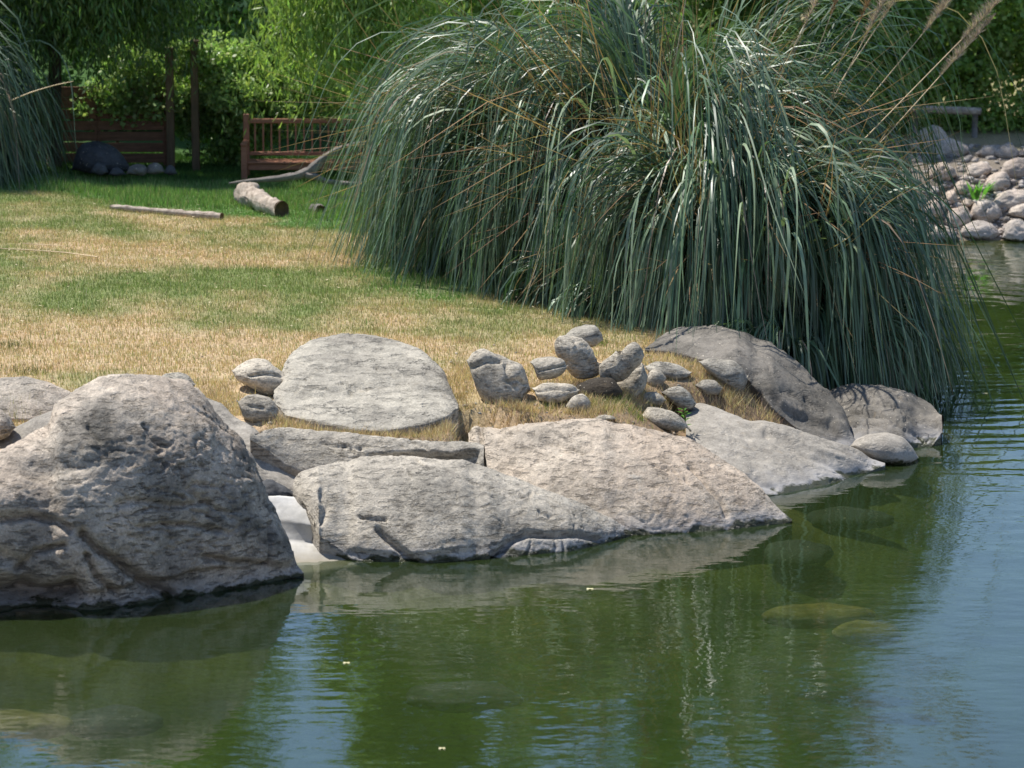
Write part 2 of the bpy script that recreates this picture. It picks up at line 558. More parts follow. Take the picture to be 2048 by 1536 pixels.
def slab(name, label, top, bot, mat, k=0.85, nn=1.15, D=1.2, amp=0.045, seed=1, cracks=(), steps=(), strat=(1, 1, 2.2), res=3.0,
         base='water', group='boulders lining the pond edge', cat='boulder', extra=None, sm=9, undercut=0.0):
    """A bank boulder that rises from its foot line to its crest, then falls away behind."""
    top = np.array(top, float); bot = np.array(bot, float)
    u0, u1 = min(top[0, 0], bot[0, 0]), max(top[-1, 0], bot[-1, 0])
    nu = max(12, int((u1 - u0) / res))
    u = np.linspace(u0, u1, nu)
    vt = smooth1(np.interp(u, top[:, 0], top[:, 1]), sm)
    vb = smooth1(np.interp(u, bot[:, 0], bot[:, 1]), sm)
    vt = np.minimum(vt, vb - 0.3)
    nt = max(10, int((vb - vt).max() / res))
    nb = 14
    if isinstance(base, list):
        pl_ = np.array(base, float)
        _, yy_, _ = at_h(u, np.interp(u, pl_[:, 0], pl_[:, 1]), 0.0)
        bx, by, bz = at_Y(u, vb, yy_)
    elif base == 'water':
        vr = vb
        for _ in range(3):
            vr = smooth1(vr, 41) if nu > 60 else vr
        _, yy_, _ = at_h(u, vr, 0.0)
        bx, by, bz = at_Y(u, vb, yy_)
    elif base == 'ground':
        g = ground_hit(u, vb); bx, by, bz = g.T
    else:
        bx, by, bz = at_Y(u, vb, base)
    s = FPX / by
    dh = k * (vb - vt) / s
    rows = []
    uu, vv = [], []
    for t in np.linspace(0, 1, nt):
        v = vb + (vt - vb) * t
        f = 1 - (1 - t) ** nn
        h = bz + dh * f
        x, y, z = at_h(u, v, h)
        y0 = y
        rows.append(np.stack([x, y, z], 1)); uu.append(u); vv.append(v)
    crest = rows[-1]
    a = (u - u0) / (u1 - u0)
    Dv = D * np.sqrt(np.clip(1 - (2 * a - 1) ** 2, 0.0, 1)) + 0.05
    rr = rng.normal(size=nb) * 0
    for i, tau in enumerate(np.linspace(0, 1, nb + 1)[1:]):
        yy = crest[:, 1] + Dv * tau
        zz = crest[:, 2] - 0.24 * Dv * tau - (crest[:, 2] - np.minimum(bz, crest[:, 2]) + 0.6) * tau ** 1.8
        xx = crest[:, 0] * yy / crest[:, 1]
        rows.append(np.stack([xx, yy, zz], 1)); uu.append(u); vv.append(vt)
    # foot, carried on below the water or the turf
    foot = []
    fd = 0.9 if base == 'water' or isinstance(base, list) else 0.35
    for tau in np.linspace(1, 0.06, 14):
        f = rows[0].copy()
        f[:, 2] -= fd * tau
        f[:, 1] -= (0.2 if base == 'water' else (-0.12 if isinstance(base, list) else -0.05)) * tau
        foot.append(f)
    G = np.array(foot + rows)
    U = np.array([u] * 14 + uu); Vv = np.array([vb] * 14 + vv)
    N = grid_normals(G)
    if N[len(foot) + nt // 2, nu // 2, 2] < 0:
        N = -N
    sh = G.shape
    W = G.reshape(-1, 3)
    disp = rock_noise(W, amp, seed, strat).reshape(sh[:2])
    for pts, wid, dep in cracks:
        d = poly_dist(U + 6 * perlin(W * 3.1).reshape(sh[:2]), Vv + 5 * perlin(W * 3.7 + 9).reshape(sh[:2]), pts)
        disp -= dep * np.exp(-(d / wid) ** 2)
    for fn in steps:
        disp += fn(U, Vv, W.reshape(sh))
    edge = np.minimum(1, (vb - vt) / 25)[None, :]
    G = G + N * (disp * np.clip(edge, 0.25, 1))[..., None]
    front = G[len(foot):len(foot) + nt]
    CARVE.append(front.reshape(-1, 3))
    COVER.append(G[len(foot):len(foot) + nt + 3].reshape(-1, 3))
    c = np.array([bx.mean(), by.mean() + D * 0.4, float(np.median(bz))])
    me = make_mesh(name, G.reshape(-1, 3) - c, grid_faces(sh[0], sh[1])[:, ::-1], mat)
    o = link(name, me, loc=tuple(c))
    return tag(o, label, cat, group)


def pillow(name, label, outline, mat, rd=None, Y=None, sink=0.5, amp=0.03, seed=1, cracks=(), strat=(1, 1, 1.6), res=2.4,
           group='loose stones on the bank', cat='stone', lobes=(), sq=2.3, dy=0.0):
    """A loose stone with its own thickness, standing on the ground (or at distance Y)."""
    pts = np.array(outline, float)
    il, ir = pts[:, 0].argmin(), pts[:, 0].argmax()
    npt = len(pts)

    def chain(i, j):
        out = [pts[i]]
        while i != j:
            i = (i + 1) % npt
            out.append(pts[i])
        return np.array(out)
    a, b = chain(il, ir), chain(ir, il)[::-1]
    top, bot = (a, b) if a[:, 1].mean() < b[:, 1].mean() else (b, a)
    u0, u1 = pts[il, 0], pts[ir, 0]
    nu = max(14, int((u1 - u0) / res))
    u = (u0 + u1) / 2 - (u1 - u0) / 2 * np.cos(np.linspace(0, math.pi, nu))
    vt = smooth1(np.interp(u, np.maximum.accumulate(top[:, 0]), top[:, 1]), 5)
    vb = smooth1(np.interp(u, np.maximum.accumulate(bot[:, 0]), bot[:, 1]), 5)
    al = np.abs(2 * (u - u0) / (u1 - u0) - 1)
    taper = np.clip((1 - al ** 4), 0, 1) ** 0.5
    mid, half = (vt + vb) / 2, np.maximum((vb - vt) / 2 * taper, 0.05)
    hm = half.max()
    i0 = half.argmax()
    if Y is None:
        g = ground_hit([u[i0]], [vb[i0] - hm * 0.25])[0]
        Yg = g[1]
    wpx = (u1 - u0)
    s = FPX / (Y if Y is not None else Yg)
    if rd is None:
        rd = 0.42 * min(wpx, 2.6 * 2 * hm) / s
    Yc = Y if Y is not None else Yg + rd * sink
    Yc += dy
    nt = max(20, int(2 * 3.2 * hm / res))
    rows = []
    th = np.linspace(-math.pi / 2, 3 * math.pi / 2, nt)
    Us, Vs = [], []
    across = (half / hm)
    across = 0.35 * across + 0.65 * np.sqrt(np.clip(1 - al ** sq, 0, 1))
    for t in th:
        bb = math.sin(t); cc = math.cos(t)
        v = mid - half * bb
        cy = abs(cc) ** 0.85 * (1 if cc > 0 else -1)
        yy = Yc - rd * cy * across + rd * 0.35 * bb * across
        x, y, z = at_Y(u, v, yy)
        rows.append(np.stack([x, y, z], 1)); Us.append(u); Vs.append(v)
    G = np.array(rows); U = np.array(Us); Vv = np.array(Vs)
    N = grid_normals(G)
    j = nt // 4 - 1
    if N[j, nu // 2, 1] > 0:
        N = -N
        flip = True
    else:
        flip = False
    sh = G.shape
    W = G.reshape(-1, 3)
    wgt = np.clip(across, 0, 1)[None, :] ** 0.5
    disp = rock_noise(W * 1.6, amp, seed, strat).reshape(sh[:2]) * wgt
    disp[-1] = disp[0]
    for ps, wid, dep in cracks:
        disp -= dep * np.exp(-(poly_dist(U, Vv, ps) / wid) ** 2)
    for (cu, cv, r, a_) in lobes:
        disp += a_ * np.exp(-((U - cu) ** 2 + (Vv - cv) ** 2) / r ** 2)
    disp[-1] = disp[0]
    G = G + N * disp[..., None]
    COVER.append(G.reshape(-1, 3))
    c = np.array([W[:, 0].mean(), W[:, 1].mean(), W[:, 2].min()])
    F = grid_faces(sh[0], sh[1])
    me = make_mesh(name, G.reshape(-1, 3) - c, F if flip else F[:, ::-1], mat)
    o = link(name, me, loc=tuple(c))
    return tag(o, label, cat, group)


def box_v(x0, x1, y0, y1, z0, z1, bev=0.008, jit=0.0):
    """a bevelled box as (verts, quads)"""
    import bmesh
    bm = bmesh.new()
    bmesh.ops.create_cube(bm, size=1)
    for v in bm.verts:
        v.co = Vector((x0 + (v.co.x + .5) * (x1 - x0), y0 + (v.co.y + .5) * (y1 - y0), z0 + (v.co.z + .5) * (z1 - z0)))
        if jit:
            v.co += Vector((random.uniform(-jit, jit), random.uniform(-jit, jit) * 0.4, random.uniform(-jit, jit)))
    if bev:
        bmesh.ops.bevel(bm, geom=bm.edges[:], offset=bev, segments=1, affect='EDGES', profile=0.7)
    return bm


def box(name, dims, mat, parent, bev=0.008, jit=0.0):
    bm = box_v(*dims, bev=bev, jit=jit)
    me = bpy.data.meshes.new(name)
    bm.to_mesh(me); bm.free()
    me.materials.append(mat)
    return link(name, me, parent)


def tube(pts, rad, nseg=10, rough=0.0, seed=0, caps=True):
    """tapered tube with rough surface -> verts, quads/tris as quads"""
    pts = np.array(pts, float); rad = np.array(rad, float)
    n_ = len(pts)
    T = np.gradient(pts, axis=0)
    T /= np.linalg.norm(T, axis=1)[:, None]
    up = np.array([0.13, 0.31, 0.94])
    A = np.cross(T, up); A /= np.linalg.norm(A, axis=1)[:, None]
    B = np.cross(T, A)
    th = np.linspace(0, 2 * math.pi, nseg + 1)
    ring = pts[:, None, :] + rad[:, None, None] * (np.cos(th)[None, :, None] * A[:, None, :] + np.sin(th)[None, :, None] * B[:, None, :])
    if rough:
        W = ring.reshape(-1, 3)
        k = 1 / max(rad.max(), 1e-3)
        dd = fbm(W * k * 0.6 + seed * 7, 5, 0.65).reshape(n_, nseg + 1)
        dd[:, -1] = dd[:, 0]
        ring = ring + (ring - pts[:, None, :]) * (dd * rough)[..., None]
    V = ring.reshape(-1, 3)
    F = grid_faces(n_, nseg + 1)
    if caps:
        base = len(V)
        V = np.vstack([V, pts[0], pts[-1]])
        f2 = []
        for i in range(nseg):
            f2.append((base, i, i + 1, base))
            o_ = (n_ - 1) * (nseg + 1)
            f2.append((base + 1, o_ + i + 1, o_ + i, base + 1))
        tri = np.array(f2)
    else:
        tri = None
    return V, F, tri


def tube_mesh(name, pts, rad, mat, nseg=10, rough=0.0, seed=0, sub=1, off=(0, 0, 0)):
    pts = np.array(pts, float); rad = np.array(rad, float)
    if sub > 1:
        t = np.arange(len(pts)); tt = np.linspace(0, len(pts) - 1, (len(pts) - 1) * sub + 1)
        pts = np.stack([smooth1(np.interp(tt, t, pts[:, i]), 3) if len(tt) > 4 else np.interp(tt, t, pts[:, i]) for i in range(3)], 1)
        rad = np.interp(tt, t, rad)
    V, F, tri = tube(pts, rad, nseg, rough, seed)
    V = V - np.array(off)
    faces = [tuple(f) for f in F] + [tuple(f[:3]) for f in tri]
    me = bpy.data.meshes.new(name)
    me.from_pydata([tuple(v) for v in V], [], faces)
    me.polygons.foreach_set('use_smooth', np.ones(len(me.polygons), bool))
    me.materials.append(mat)
    return me


# ------------------------------------------------------------------ boulders along the water
def step_line(line, amt, soft=6, side=1):
    """material stands proud on one side of a line (image-plane trace on the rock face)"""
    def fn(U, Vv, W):
        xs = np.array([p[0] for p in line], float); ys = np.array([p[1] for p in line], float)
        yl = np.interp(U, xs, ys) + 5 * perlin(W.reshape(-1, 3) * 4).reshape(U.shape)
        m = sstep(-soft, soft, (yl - Vv) * side)
        fade = sstep(xs[0] - 5, xs[0] + 30, U) * sstep(xs[-1] + 5, xs[-1] - 30, U)
        return amt * m * fade
    return fn


G_B = 'boulders lining the pond edge'
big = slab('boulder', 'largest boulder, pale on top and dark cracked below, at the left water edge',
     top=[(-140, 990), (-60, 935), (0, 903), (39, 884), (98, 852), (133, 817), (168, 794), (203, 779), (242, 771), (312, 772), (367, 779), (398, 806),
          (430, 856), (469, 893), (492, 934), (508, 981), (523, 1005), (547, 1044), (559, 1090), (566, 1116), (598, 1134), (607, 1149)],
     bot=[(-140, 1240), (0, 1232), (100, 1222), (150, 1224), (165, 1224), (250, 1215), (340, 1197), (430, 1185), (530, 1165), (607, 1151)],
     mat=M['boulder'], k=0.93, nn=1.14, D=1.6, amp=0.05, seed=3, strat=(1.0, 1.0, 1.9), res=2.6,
     cracks=[([(0, 1040), (60, 1032), (110, 1045), (140, 1060)], 7, 0.10),
             ([(165, 1065), (200, 1100), (250, 1140), (300, 1165), (345, 1192)], 9, 0.16),
             ([(270, 1055), (320, 1050), (380, 1050), (430, 1060)], 5, 0.06),
             ([(345, 940), (360, 980), (410, 1010), (450, 1040)], 5, 0.05),
             ([(180, 868), (200, 895)], 4, 0.04), ([(280, 860), (300, 885), (325, 900)], 4, 0.05),
             ([(230, 1010), (280, 1000), (330, 1015), (400, 1005)], 6, 0.05),
             ([(400, 1115), (450, 1120), (500, 1128), (527, 1126)], 7, 0.09),
             ([(527, 1050), (530, 1090), (528, 1128)], 4, 0.05),
             ([(40, 1140), (70, 1105), (130, 1090)], 7, 0.10),
             ([(170, 1110), (190, 1150), (235, 1185)], 6, 0.09),
             ([(-40, 1198), (40, 1205), (100, 1200), (140, 1190)], 26, 0.50), ([(-40, 1160), (20, 1170), (60, 1180)], 22, 0.15),
             ([(0, 1110), (50, 1130), (60, 1180)], 16, 0.12)],
     steps=[step_line([(100, 1190), (170, 1185), (235, 1175), (300, 1160), (380, 1140), (460, 1130), (600, 1128)], 0.10, 8),
            lambda U, V, W: 0.12 * np.exp(-(((U - 15) / 60) ** 2 + ((V - 1000) / 45) ** 2)) - 0.10 * np.exp(-(((U - 110) / 70) ** 2 + ((V - 940) / 22) ** 2)),
            lambda U, V, W: np.clip(ridged(W.reshape(-1, 3) * np.array([3.2, 3.2, 6.5]) + 2, 4).reshape(U.shape) - 1.2, 0, 1) * -0.12
            * np.exp(-(((U - 370) / 150) ** 2 + ((V - 1000) / 110) ** 2))])

slab('boulder', 'smooth grey slab leaning behind the right shoulder of the largest boulder',
     top=[(330, 800), (367, 779), (391, 786), (445, 808), (469, 836), (508, 856), (547, 893), (580, 935), (600, 965), (606, 975)],
     bot=[(330, 900), (400, 950), (460, 958), (500, 950), (530, 962), (560, 972), (585, 984), (606, 988)],
     mat=M['smooth'], k=0.72, nn=1.1, D=0.9, amp=0.02, seed=5, base=36.7, sm=5,
     cracks=[([(430, 860), (480, 890), (540, 900)], 3, 0.02)])
pillow('stone', 'small dark stone under the leaning grey slab, above the pale concrete',
       [(496, 996), (512, 968), (540, 955), (572, 966), (598, 988), (592, 1003), (550, 1008), (510, 1010)], M['dark'], Y=36.35, seed=8, amp=0.05)

# concrete apron between the two front boulders
au = np.linspace(0, 1, 40)
L_ = np.array([at_h(np.interp(t, [0, .35, .7, 1], [500, 525, 545, 566]), np.interp(t, [0, .35, .7, 1], [990, 1035, 1080, 1150]), 0.52 * (1 - t) - 0.05 * t) for t in au])
R_ = np.array([at_h(np.interp(t, [0, .35, .7, 1], [612, 645, 690, 740]), np.interp(t, [0, .35, .7, 1], [995, 1050, 1088, 1130]), 0.52 * (1 - t) - 0.05 * t) for t in au])
G_ = np.array([[l + (r - l) * s for s in np.linspace(0, 1, 30)] for l, r in zip(L_, R_)])
W_ = G_.reshape(-1, 3).copy(); W_[:, 2] += fbm(W_ * 3.2, 5, 0.6) * 0.018
CARVE.append(W_.copy()); COVER.append(W_.copy())
low = W_.copy(); low[:, 2] -= 0.35
nr, nc = 40, 30
Fg = grid_faces(nr, nc)
N0 = nr * nc
side = []
rim = [i for i in range(nc)] + [r * nc + nc - 1 for r in range(1, nr)] + [(nr - 1) * nc + i for i in range(nc - 2, -1, -1)] + [r * nc for r in range(nr - 2, 0, -1)]
for a, b in zip(rim, rim[1:] + rim[:1]):
    side.append((a, b, b + N0, a + N0))
c0 = W_.mean(axis=0)
me = make_mesh('concrete_apron', np.vstack([W_, low]) - c0, np.vstack([Fg[:, ::-1], Fg + N0, np.array(side)]), M['concrete'])
o = tag(link('concrete_apron', me, loc=tuple(c0)), 'pale concrete apron sloping into the water between two boulders', 'concrete slab')

pillow('stone', 'low grey stone top showing behind the largest boulder in the dry grass',
       [(300, 778), (312, 757), (326, 747), (352, 744), (379, 751), (392, 768), (380, 790), (320, 792)], M['flat'], seed=11, group='loose stones on the bank')
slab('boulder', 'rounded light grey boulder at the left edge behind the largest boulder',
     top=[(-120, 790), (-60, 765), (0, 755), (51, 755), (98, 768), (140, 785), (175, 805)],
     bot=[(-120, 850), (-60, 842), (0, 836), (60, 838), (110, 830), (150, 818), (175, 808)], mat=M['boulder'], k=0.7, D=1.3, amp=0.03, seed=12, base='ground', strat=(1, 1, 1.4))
slab('boulder', 'purplish slab wedged between the left boulders beside a grass tuft',
     top=[(-40, 862), (0, 868), (20, 858), (38, 848), (80, 828), (118, 812), (150, 815), (170, 830)],
     bot=[(-40, 925), (0, 915), (60, 900), (120, 870), (150, 850), (170, 835)], mat=M['smooth'], k=0.8, D=0.9, amp=0.03, seed=13, base=36.3, sm=5)
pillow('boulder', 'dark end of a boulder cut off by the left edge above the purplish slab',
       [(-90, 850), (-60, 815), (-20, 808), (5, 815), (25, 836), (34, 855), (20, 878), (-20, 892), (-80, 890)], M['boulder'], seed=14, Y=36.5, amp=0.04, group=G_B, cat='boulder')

slab('boulder', 'long low ledge boulder with a straight shaded front, behind the central wedge',
     top=[(500, 868), (527, 858), (563, 853), (645, 861), (768, 874), (850, 878), (918, 882), (950, 888), (968, 892)],
     bot=[(500, 880), (536, 900), (571, 930), (604, 942), (640, 945), (686, 940), (768, 936), (850, 936), (905, 936), (950, 932), (968, 925)],
     mat=M['granite'], k=0.85, nn=1.1, D=0.55, amp=0.035, seed=21, base=36.95, sm=5,
     cracks=[([(640, 885), (680, 893), (720, 900)], 3, 0.03), ([(820, 880), (850, 892), (862, 905)], 3, 0.04), ([(700, 900), (715, 918)], 2.5, 0.03)],
     steps=[step_line([(735, 908), (800, 903), (870, 901), (965, 902)], -0.14, 3, -1)])
slab('boulder', 'central wedge boulder, light grey and speckled, with a dark crack at the water line',
     top=[(588, 965), (592, 946), (629, 933), (676, 921), (734, 920), (773, 921), (832, 923), (891, 927), (961, 929), (1008, 949), (1086, 976), (1164, 1007), (1223, 1039), (1254, 1056), (1264, 1070)],
     bot=[(588, 990), (602, 1000), (625, 1045), (637, 1072), (676, 1095), (700, 1117), (740, 1125), (812, 1129), (852, 1123), (980, 1113), (1008, 1121), (1137, 1109), (1223, 1083), (1264, 1072)],
     base=[(588, 1090), (602, 1098), (637, 1118), (676, 1119), (740, 1124), (852, 1126), (980, 1118), (1137, 1104), (1223, 1083), (1264, 1072)],
     mat=M['granite'], k=0.77, nn=1.2, D=1.0, amp=0.03, seed=22, strat=(0.8, 0.8, 3.0), res=2.6,
     cracks=[([(755, 1064), (785, 1090), (812, 1108), (830, 1120)], 7, 0.10), ([(990, 1110), (1030, 1080), (1060, 1070), (1140, 1072), (1200, 1078)], 6, 0.09),
             ([(720, 1035), (745, 1043), (770, 1045)], 4, 0.04), ([(640, 985), (655, 1010), (640, 1040)], 7, 0.05), ([(1080, 1020), (1100, 1030)], 3, 0.03)],
     steps=[step_line([(690, 1098), (760, 1110), (850, 1112), (950, 1100)], 0.05, 6),
            ])
slab('boulder', 'broad pinkish boulder tapering to a point in the water, right of the central wedge',
     top=[(938, 872), (943, 856), (961, 852), (1008, 857), (1060, 852), (1125, 845), (1180, 843), (1250, 849), (1308, 857), (1379, 873), (1425, 905), (1484, 941), (1530, 984), (1562, 1019), (1584, 1039)],
     bot=[(938, 1040), (1000, 1050), (1080, 1060), (1160, 1068), (1250, 1074), (1360, 1067), (1470, 1059), (1550, 1050), (1584, 1042)],
     mat=M['pink'], k=0.76, nn=1.2, D=1.1, amp=0.035, seed=23, strat=(0.9, 0.9, 2.4), res=2.6,
     cracks=[([(1380, 930), (1410, 965), (1440, 1000), (1450, 1030)], 5, 0.05), ([(1100, 890), (1150, 900), (1165, 908)], 5, 0.05), ([(1190, 1040), (1240, 1066)], 5, 0.05),
             ([(963, 858), (962, 925)], 4, 0.05)],
     steps=[step_line([(1000, 880), (1080, 905), (1150, 950), (1230, 1030)], 0.04, 12)])
slab('boulder', 'smooth grey slab sloping down to the water beyond the pinkish boulder',
     top=[(1372, 830), (1380, 812), (1398, 802), (1445, 818), (1499, 842), (1573, 860), (1640, 884), (1710, 905), (1770, 927)],
     bot=[(1372, 1012), (1420, 1008), (1470, 1003), (1520, 996), (1545, 990), (1600, 985), (1640, 977), (1698, 959), (1725, 949), (1770, 930)],
     mat=M['smooth'], k=0.62, nn=1.1, D=0.9, amp=0.02, seed=24, strat=(0.8, 0.8, 1.6),
     cracks=[([(1530, 868), (1600, 905), (1660, 930), (1722, 952)], 6, 0.045), ([(1440, 850), (1500, 880)], 4, 0.015), ([(1500, 960), (1550, 975)], 7, 0.04)],
     steps=[step_line([(1500, 848), (1600, 892), (1660, 918), (1740, 945)], 0.05, 5)])
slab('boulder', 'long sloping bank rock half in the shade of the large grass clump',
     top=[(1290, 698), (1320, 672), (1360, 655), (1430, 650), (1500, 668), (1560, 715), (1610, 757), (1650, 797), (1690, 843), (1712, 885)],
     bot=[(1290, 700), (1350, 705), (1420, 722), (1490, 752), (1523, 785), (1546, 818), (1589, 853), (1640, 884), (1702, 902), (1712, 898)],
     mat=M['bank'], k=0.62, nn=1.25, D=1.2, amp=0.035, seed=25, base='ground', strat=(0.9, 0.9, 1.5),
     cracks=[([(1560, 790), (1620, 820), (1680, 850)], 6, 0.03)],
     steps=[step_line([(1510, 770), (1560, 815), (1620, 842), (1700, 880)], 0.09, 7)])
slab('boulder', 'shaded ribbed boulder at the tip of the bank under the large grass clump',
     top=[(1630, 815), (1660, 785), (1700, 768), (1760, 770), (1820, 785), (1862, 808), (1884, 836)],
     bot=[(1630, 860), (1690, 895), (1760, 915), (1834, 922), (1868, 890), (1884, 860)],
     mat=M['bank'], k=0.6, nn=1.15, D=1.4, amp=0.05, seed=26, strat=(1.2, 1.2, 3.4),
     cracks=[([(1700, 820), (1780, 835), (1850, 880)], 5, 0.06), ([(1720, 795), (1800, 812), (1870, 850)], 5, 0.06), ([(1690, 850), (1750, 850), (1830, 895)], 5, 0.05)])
pillow('boulder', 'sunlit rounded boulder low at the water beside the tip of the bank',
       [(1700, 893), (1710, 878), (1737, 868), (1772, 864), (1807, 872), (1830, 893), (1838, 915), (1830, 932), (1800, 936), (1768, 930), (1720, 908)],
       M['smooth'], Y=None, seed=27, sink=0.3, amp=0.02, group=G_B, cat='boulder', rd=0.35)
pillow('boulder', 'small pale rock at the water behind the hanging grass strands',
       [(1762, 770), (1780, 745), (1815, 736), (1845, 752), (1860, 772), (1840, 782), (1790, 786)], M['smooth'], seed=28, amp=0.02, group=G_B, cat='boulder')

# ------------------------------------------------------------------ loose stones on the bank 
slab('stone', 'wide flat two-tiered grey stone lying in the dry turf, the largest off the water',
     top=[(548, 790), (556, 745), (575, 722), (593, 707), (631, 686), (686, 677), (741, 679), (795, 690), (845, 708), (858, 726), (880, 751), (893, 773), (906, 792), (916, 812)],
     bot=[(548, 800), (563, 828), (631, 842), (713, 860), (768, 862), (850, 850), (891, 835), (916, 815)],
     mat=M['flat'], k=0.42, nn=1.25, D=1.0, amp=0.03, seed=31, base='ground', group='loose stones on the bank', cat='stone', strat=(1, 1, 2.5),
     cracks=[([(600, 775), (660, 785), (700, 783)], 4, 0.03), ([(780, 760), (830, 765), (860, 780)], 4, 0.025)],
     steps=[step_line([(560, 780), (620, 790), (690, 786), (730, 772), (790, 768), (905, 790)], 0.055, 5)])
S = [
    ('grey stone with an overhanging lip, top left of the wide flat stone', [(462, 740), (475, 727), (506, 718), (536, 721), (546, 735), (571, 748), (582, 770), (577, 784), (558, 795), (522, 786), (500, 775), (472, 765)],
     'cobble', dict(cracks=[([(500, 752), (530, 748), (560, 755)], 3, 0.04)], seed=41, lobes=[(545, 765, 22, 0.04)])),
    ('round dark grey stone below the overhanging one, beside the wide flat stone', [(473, 800), (489, 787), (511, 783), (544, 791), (557, 806), (558, 824), (553, 850), (536, 854), (503, 849), (483, 836)],
     'cobble', dict(cracks=[([(500, 812), (525, 815)], 4, 0.03)], seed=42)),
    ('largest round boulder on the bank, knobbly, split by a crease', [(933, 720), (944, 702), (964, 697), (988, 706), (1012, 714), (1041, 729), (1055, 752), (1061, 782), (1047, 806), (1017, 819), (988, 814), (962, 795), (952, 773), (941, 746)],
     'cobble', dict(cracks=[([(946, 735), (975, 722), (1000, 722)], 4, 0.05), ([(1012, 730), (1018, 760), (1030, 775)], 5, 0.06), ([(1012, 762), (1040, 760), (1050, 768)], 3, 0.05)],
                    lobes=[(962, 712, 18, 0.03), (1030, 745, 18, 0.05), (1005, 790, 28, 0.05)], seed=43, rd=0.32)),
    ('upper of two flat layered stones beside the knobbly boulder', [(1058, 724), (1066, 716), (1105, 713), (1128, 717), (1137, 730), (1131, 747), (1105, 759), (1076, 762), (1062, 752), (1070, 740)],
     'cobble', dict(cracks=[([(1075, 742), (1100, 736), (1132, 730)], 2.5, 0.04)], seed=44, Y=39.6)),
    ('lower of two flat layered stones beside the knobbly boulder', [(1062, 774), (1082, 764), (1120, 767), (1146, 768), (1159, 779), (1155, 790), (1128, 806), (1099, 812), (1074, 803)],
     'cobble', dict(cracks=[([(1070, 782), (1110, 778), (1150, 780)], 2.5, 0.03)], seed=45)),
    ('small round pale stone in front of the stacked stones', [(1132, 812), (1140, 796), (1152, 789), (1166, 787), (1181, 797), (1183, 818), (1157, 827), (1136, 824)], 'cobble', dict(seed=46)),
    ('smooth grey stone at the very top of the stack, farthest from the water', [(1124, 672), (1143, 656), (1170, 648), (1193, 650), (1205, 664), (1207, 685), (1185, 697), (1150, 692)], 'flat', dict(seed=47, Y=41.5)),
    ('greenish shaded stone carrying the curved arm-like stone', [(1214, 775), (1232, 748), (1262, 734), (1288, 716), (1298, 746), (1295, 782), (1270, 806), (1238, 810), (1216, 796)], 'cobble', dict(seed=50, sink=0.9)),
    ('dark filler stone added as the shade deep in the hollow under the stack', [(1138, 790), (1155, 768), (1185, 758), (1225, 758), (1245, 775), (1245, 796), (1205, 808), (1160, 806)], 'hollow_shade', dict(seed=51, sink=0.8)),  # added dark stone standing in for the hollow's shade
    ('tiny pale pebble in front of the hollow in the stack', [(1200, 792), (1208, 780), (1217, 776), (1226, 787), (1223, 800), (1208, 803)], 'cobble', dict(seed=52)),
    ('small flat pebble just above the crest of the pinkish boulder', [(1184, 838), (1195, 830), (1212, 828), (1229, 831), (1232, 839), (1208, 846), (1188, 845)], 'cobble', dict(seed=53)),
    ('small flat stone left of the oval grey stone', [(1279, 795), (1290, 785), (1310, 782), (1326, 788), (1333, 800), (1325, 812), (1300, 812), (1283, 806)], 'cobble', dict(seed=54)),
    ('smooth oval grey stone on the grassy stone', [(1322, 784), (1339, 773), (1363, 772), (1383, 786), (1393, 806), (1388, 822), (1363, 820), (1338, 803)], 'flat', dict(seed=55, amp=0.012)),
    ('broad grassy stone at the top corner of the pinkish boulder', [(1283, 828), (1293, 810), (1325, 815), (1351, 822), (1376, 840), (1382, 864), (1357, 866), (1310, 860), (1287, 846)], 'cobble', dict(seed=56)),
    ('long flat stone in dry grass right of the stack', [(1290, 732), (1308, 723), (1335, 726), (1357, 731), (1384, 744), (1375, 758), (1334, 762), (1300, 750)], 'flat', dict(seed=57)),
    ('small striped stone at the foot of the long flat stone', [(1289, 762), (1295, 745), (1306, 737), (1322, 741), (1333, 756), (1324, 773), (1300, 778)], 'cobble', dict(seed=58)),
    ('blocky grey stone at the right end of the dry grass, beside the shaded bank rock', [(1396, 722), (1413, 715), (1440, 718), (1468, 722), (1486, 731), (1497, 748), (1494, 778), (1484, 794), (1462, 786), (1432, 758), (1410, 740)], 'flat', dict(seed=59, amp=0.02)),
    ('mostly buried grey stone between the blocky stone and the smooth slab', [(1390, 770), (1405, 760), (1430, 762), (1445, 775), (1438, 790), (1410, 790)], 'flat', dict(seed=60)),
]
for lab, outl, mt, kw in S:
    kw.setdefault('amp', 0.026)
    pillow('stone', lab, outl, M[mt], **kw)



def bent_stone(label, path, rpx, Y, seed, mat):
    pts = np.array([np.array(at_Y(u, v, Y)) for u, v in path])
    t = np.arange(len(pts)); tt = np.linspace(0, len(pts) - 1, 46)
    pts = np.stack([smooth1(np.interp(tt, t, pts[:, i]), 9) for i in range(3)], 1)
    rr = smooth1(np.interp(tt, t, rpx), 5) / (FPX / Y)
    e = np.linspace(0, 1, 46)
    rr = rr * np.clip(1 - np.abs(2 * e - 1) ** 7, 0.0, 1) ** 0.5 + 0.001
    V, F, tri = tube(pts, rr, 36)
    G = V[:46 * 37].reshape(46, 37, 3)
    W = G.reshape(-1, 3)
    C_ = np.repeat(pts[:, None, :], 37, axis=1)
    Nn = G - C_; Nn /= np.linalg.norm(Nn, axis=2, keepdims=True) + 1e-9
    d = rock_noise(W * 1.8, 0.05, seed, (1.5, 1.5, 1.5)).reshape(46, 37)
    d[:, -1] = d[:, 0]
    G = G + Nn * (d * np.clip(rr / rr.max(), 0, 1)[:, None])[..., None]
    COVER.append(G.reshape(-1, 3))
    c = np.array([pts[:, 0].mean(), Y, W[:, 2].min()])
    tag(link('stone', make_mesh('stone', G.reshape(-1, 3) - c, F[:, ::-1], mat), loc=tuple(c)), label, 'stone', 'loose stones on the bank')


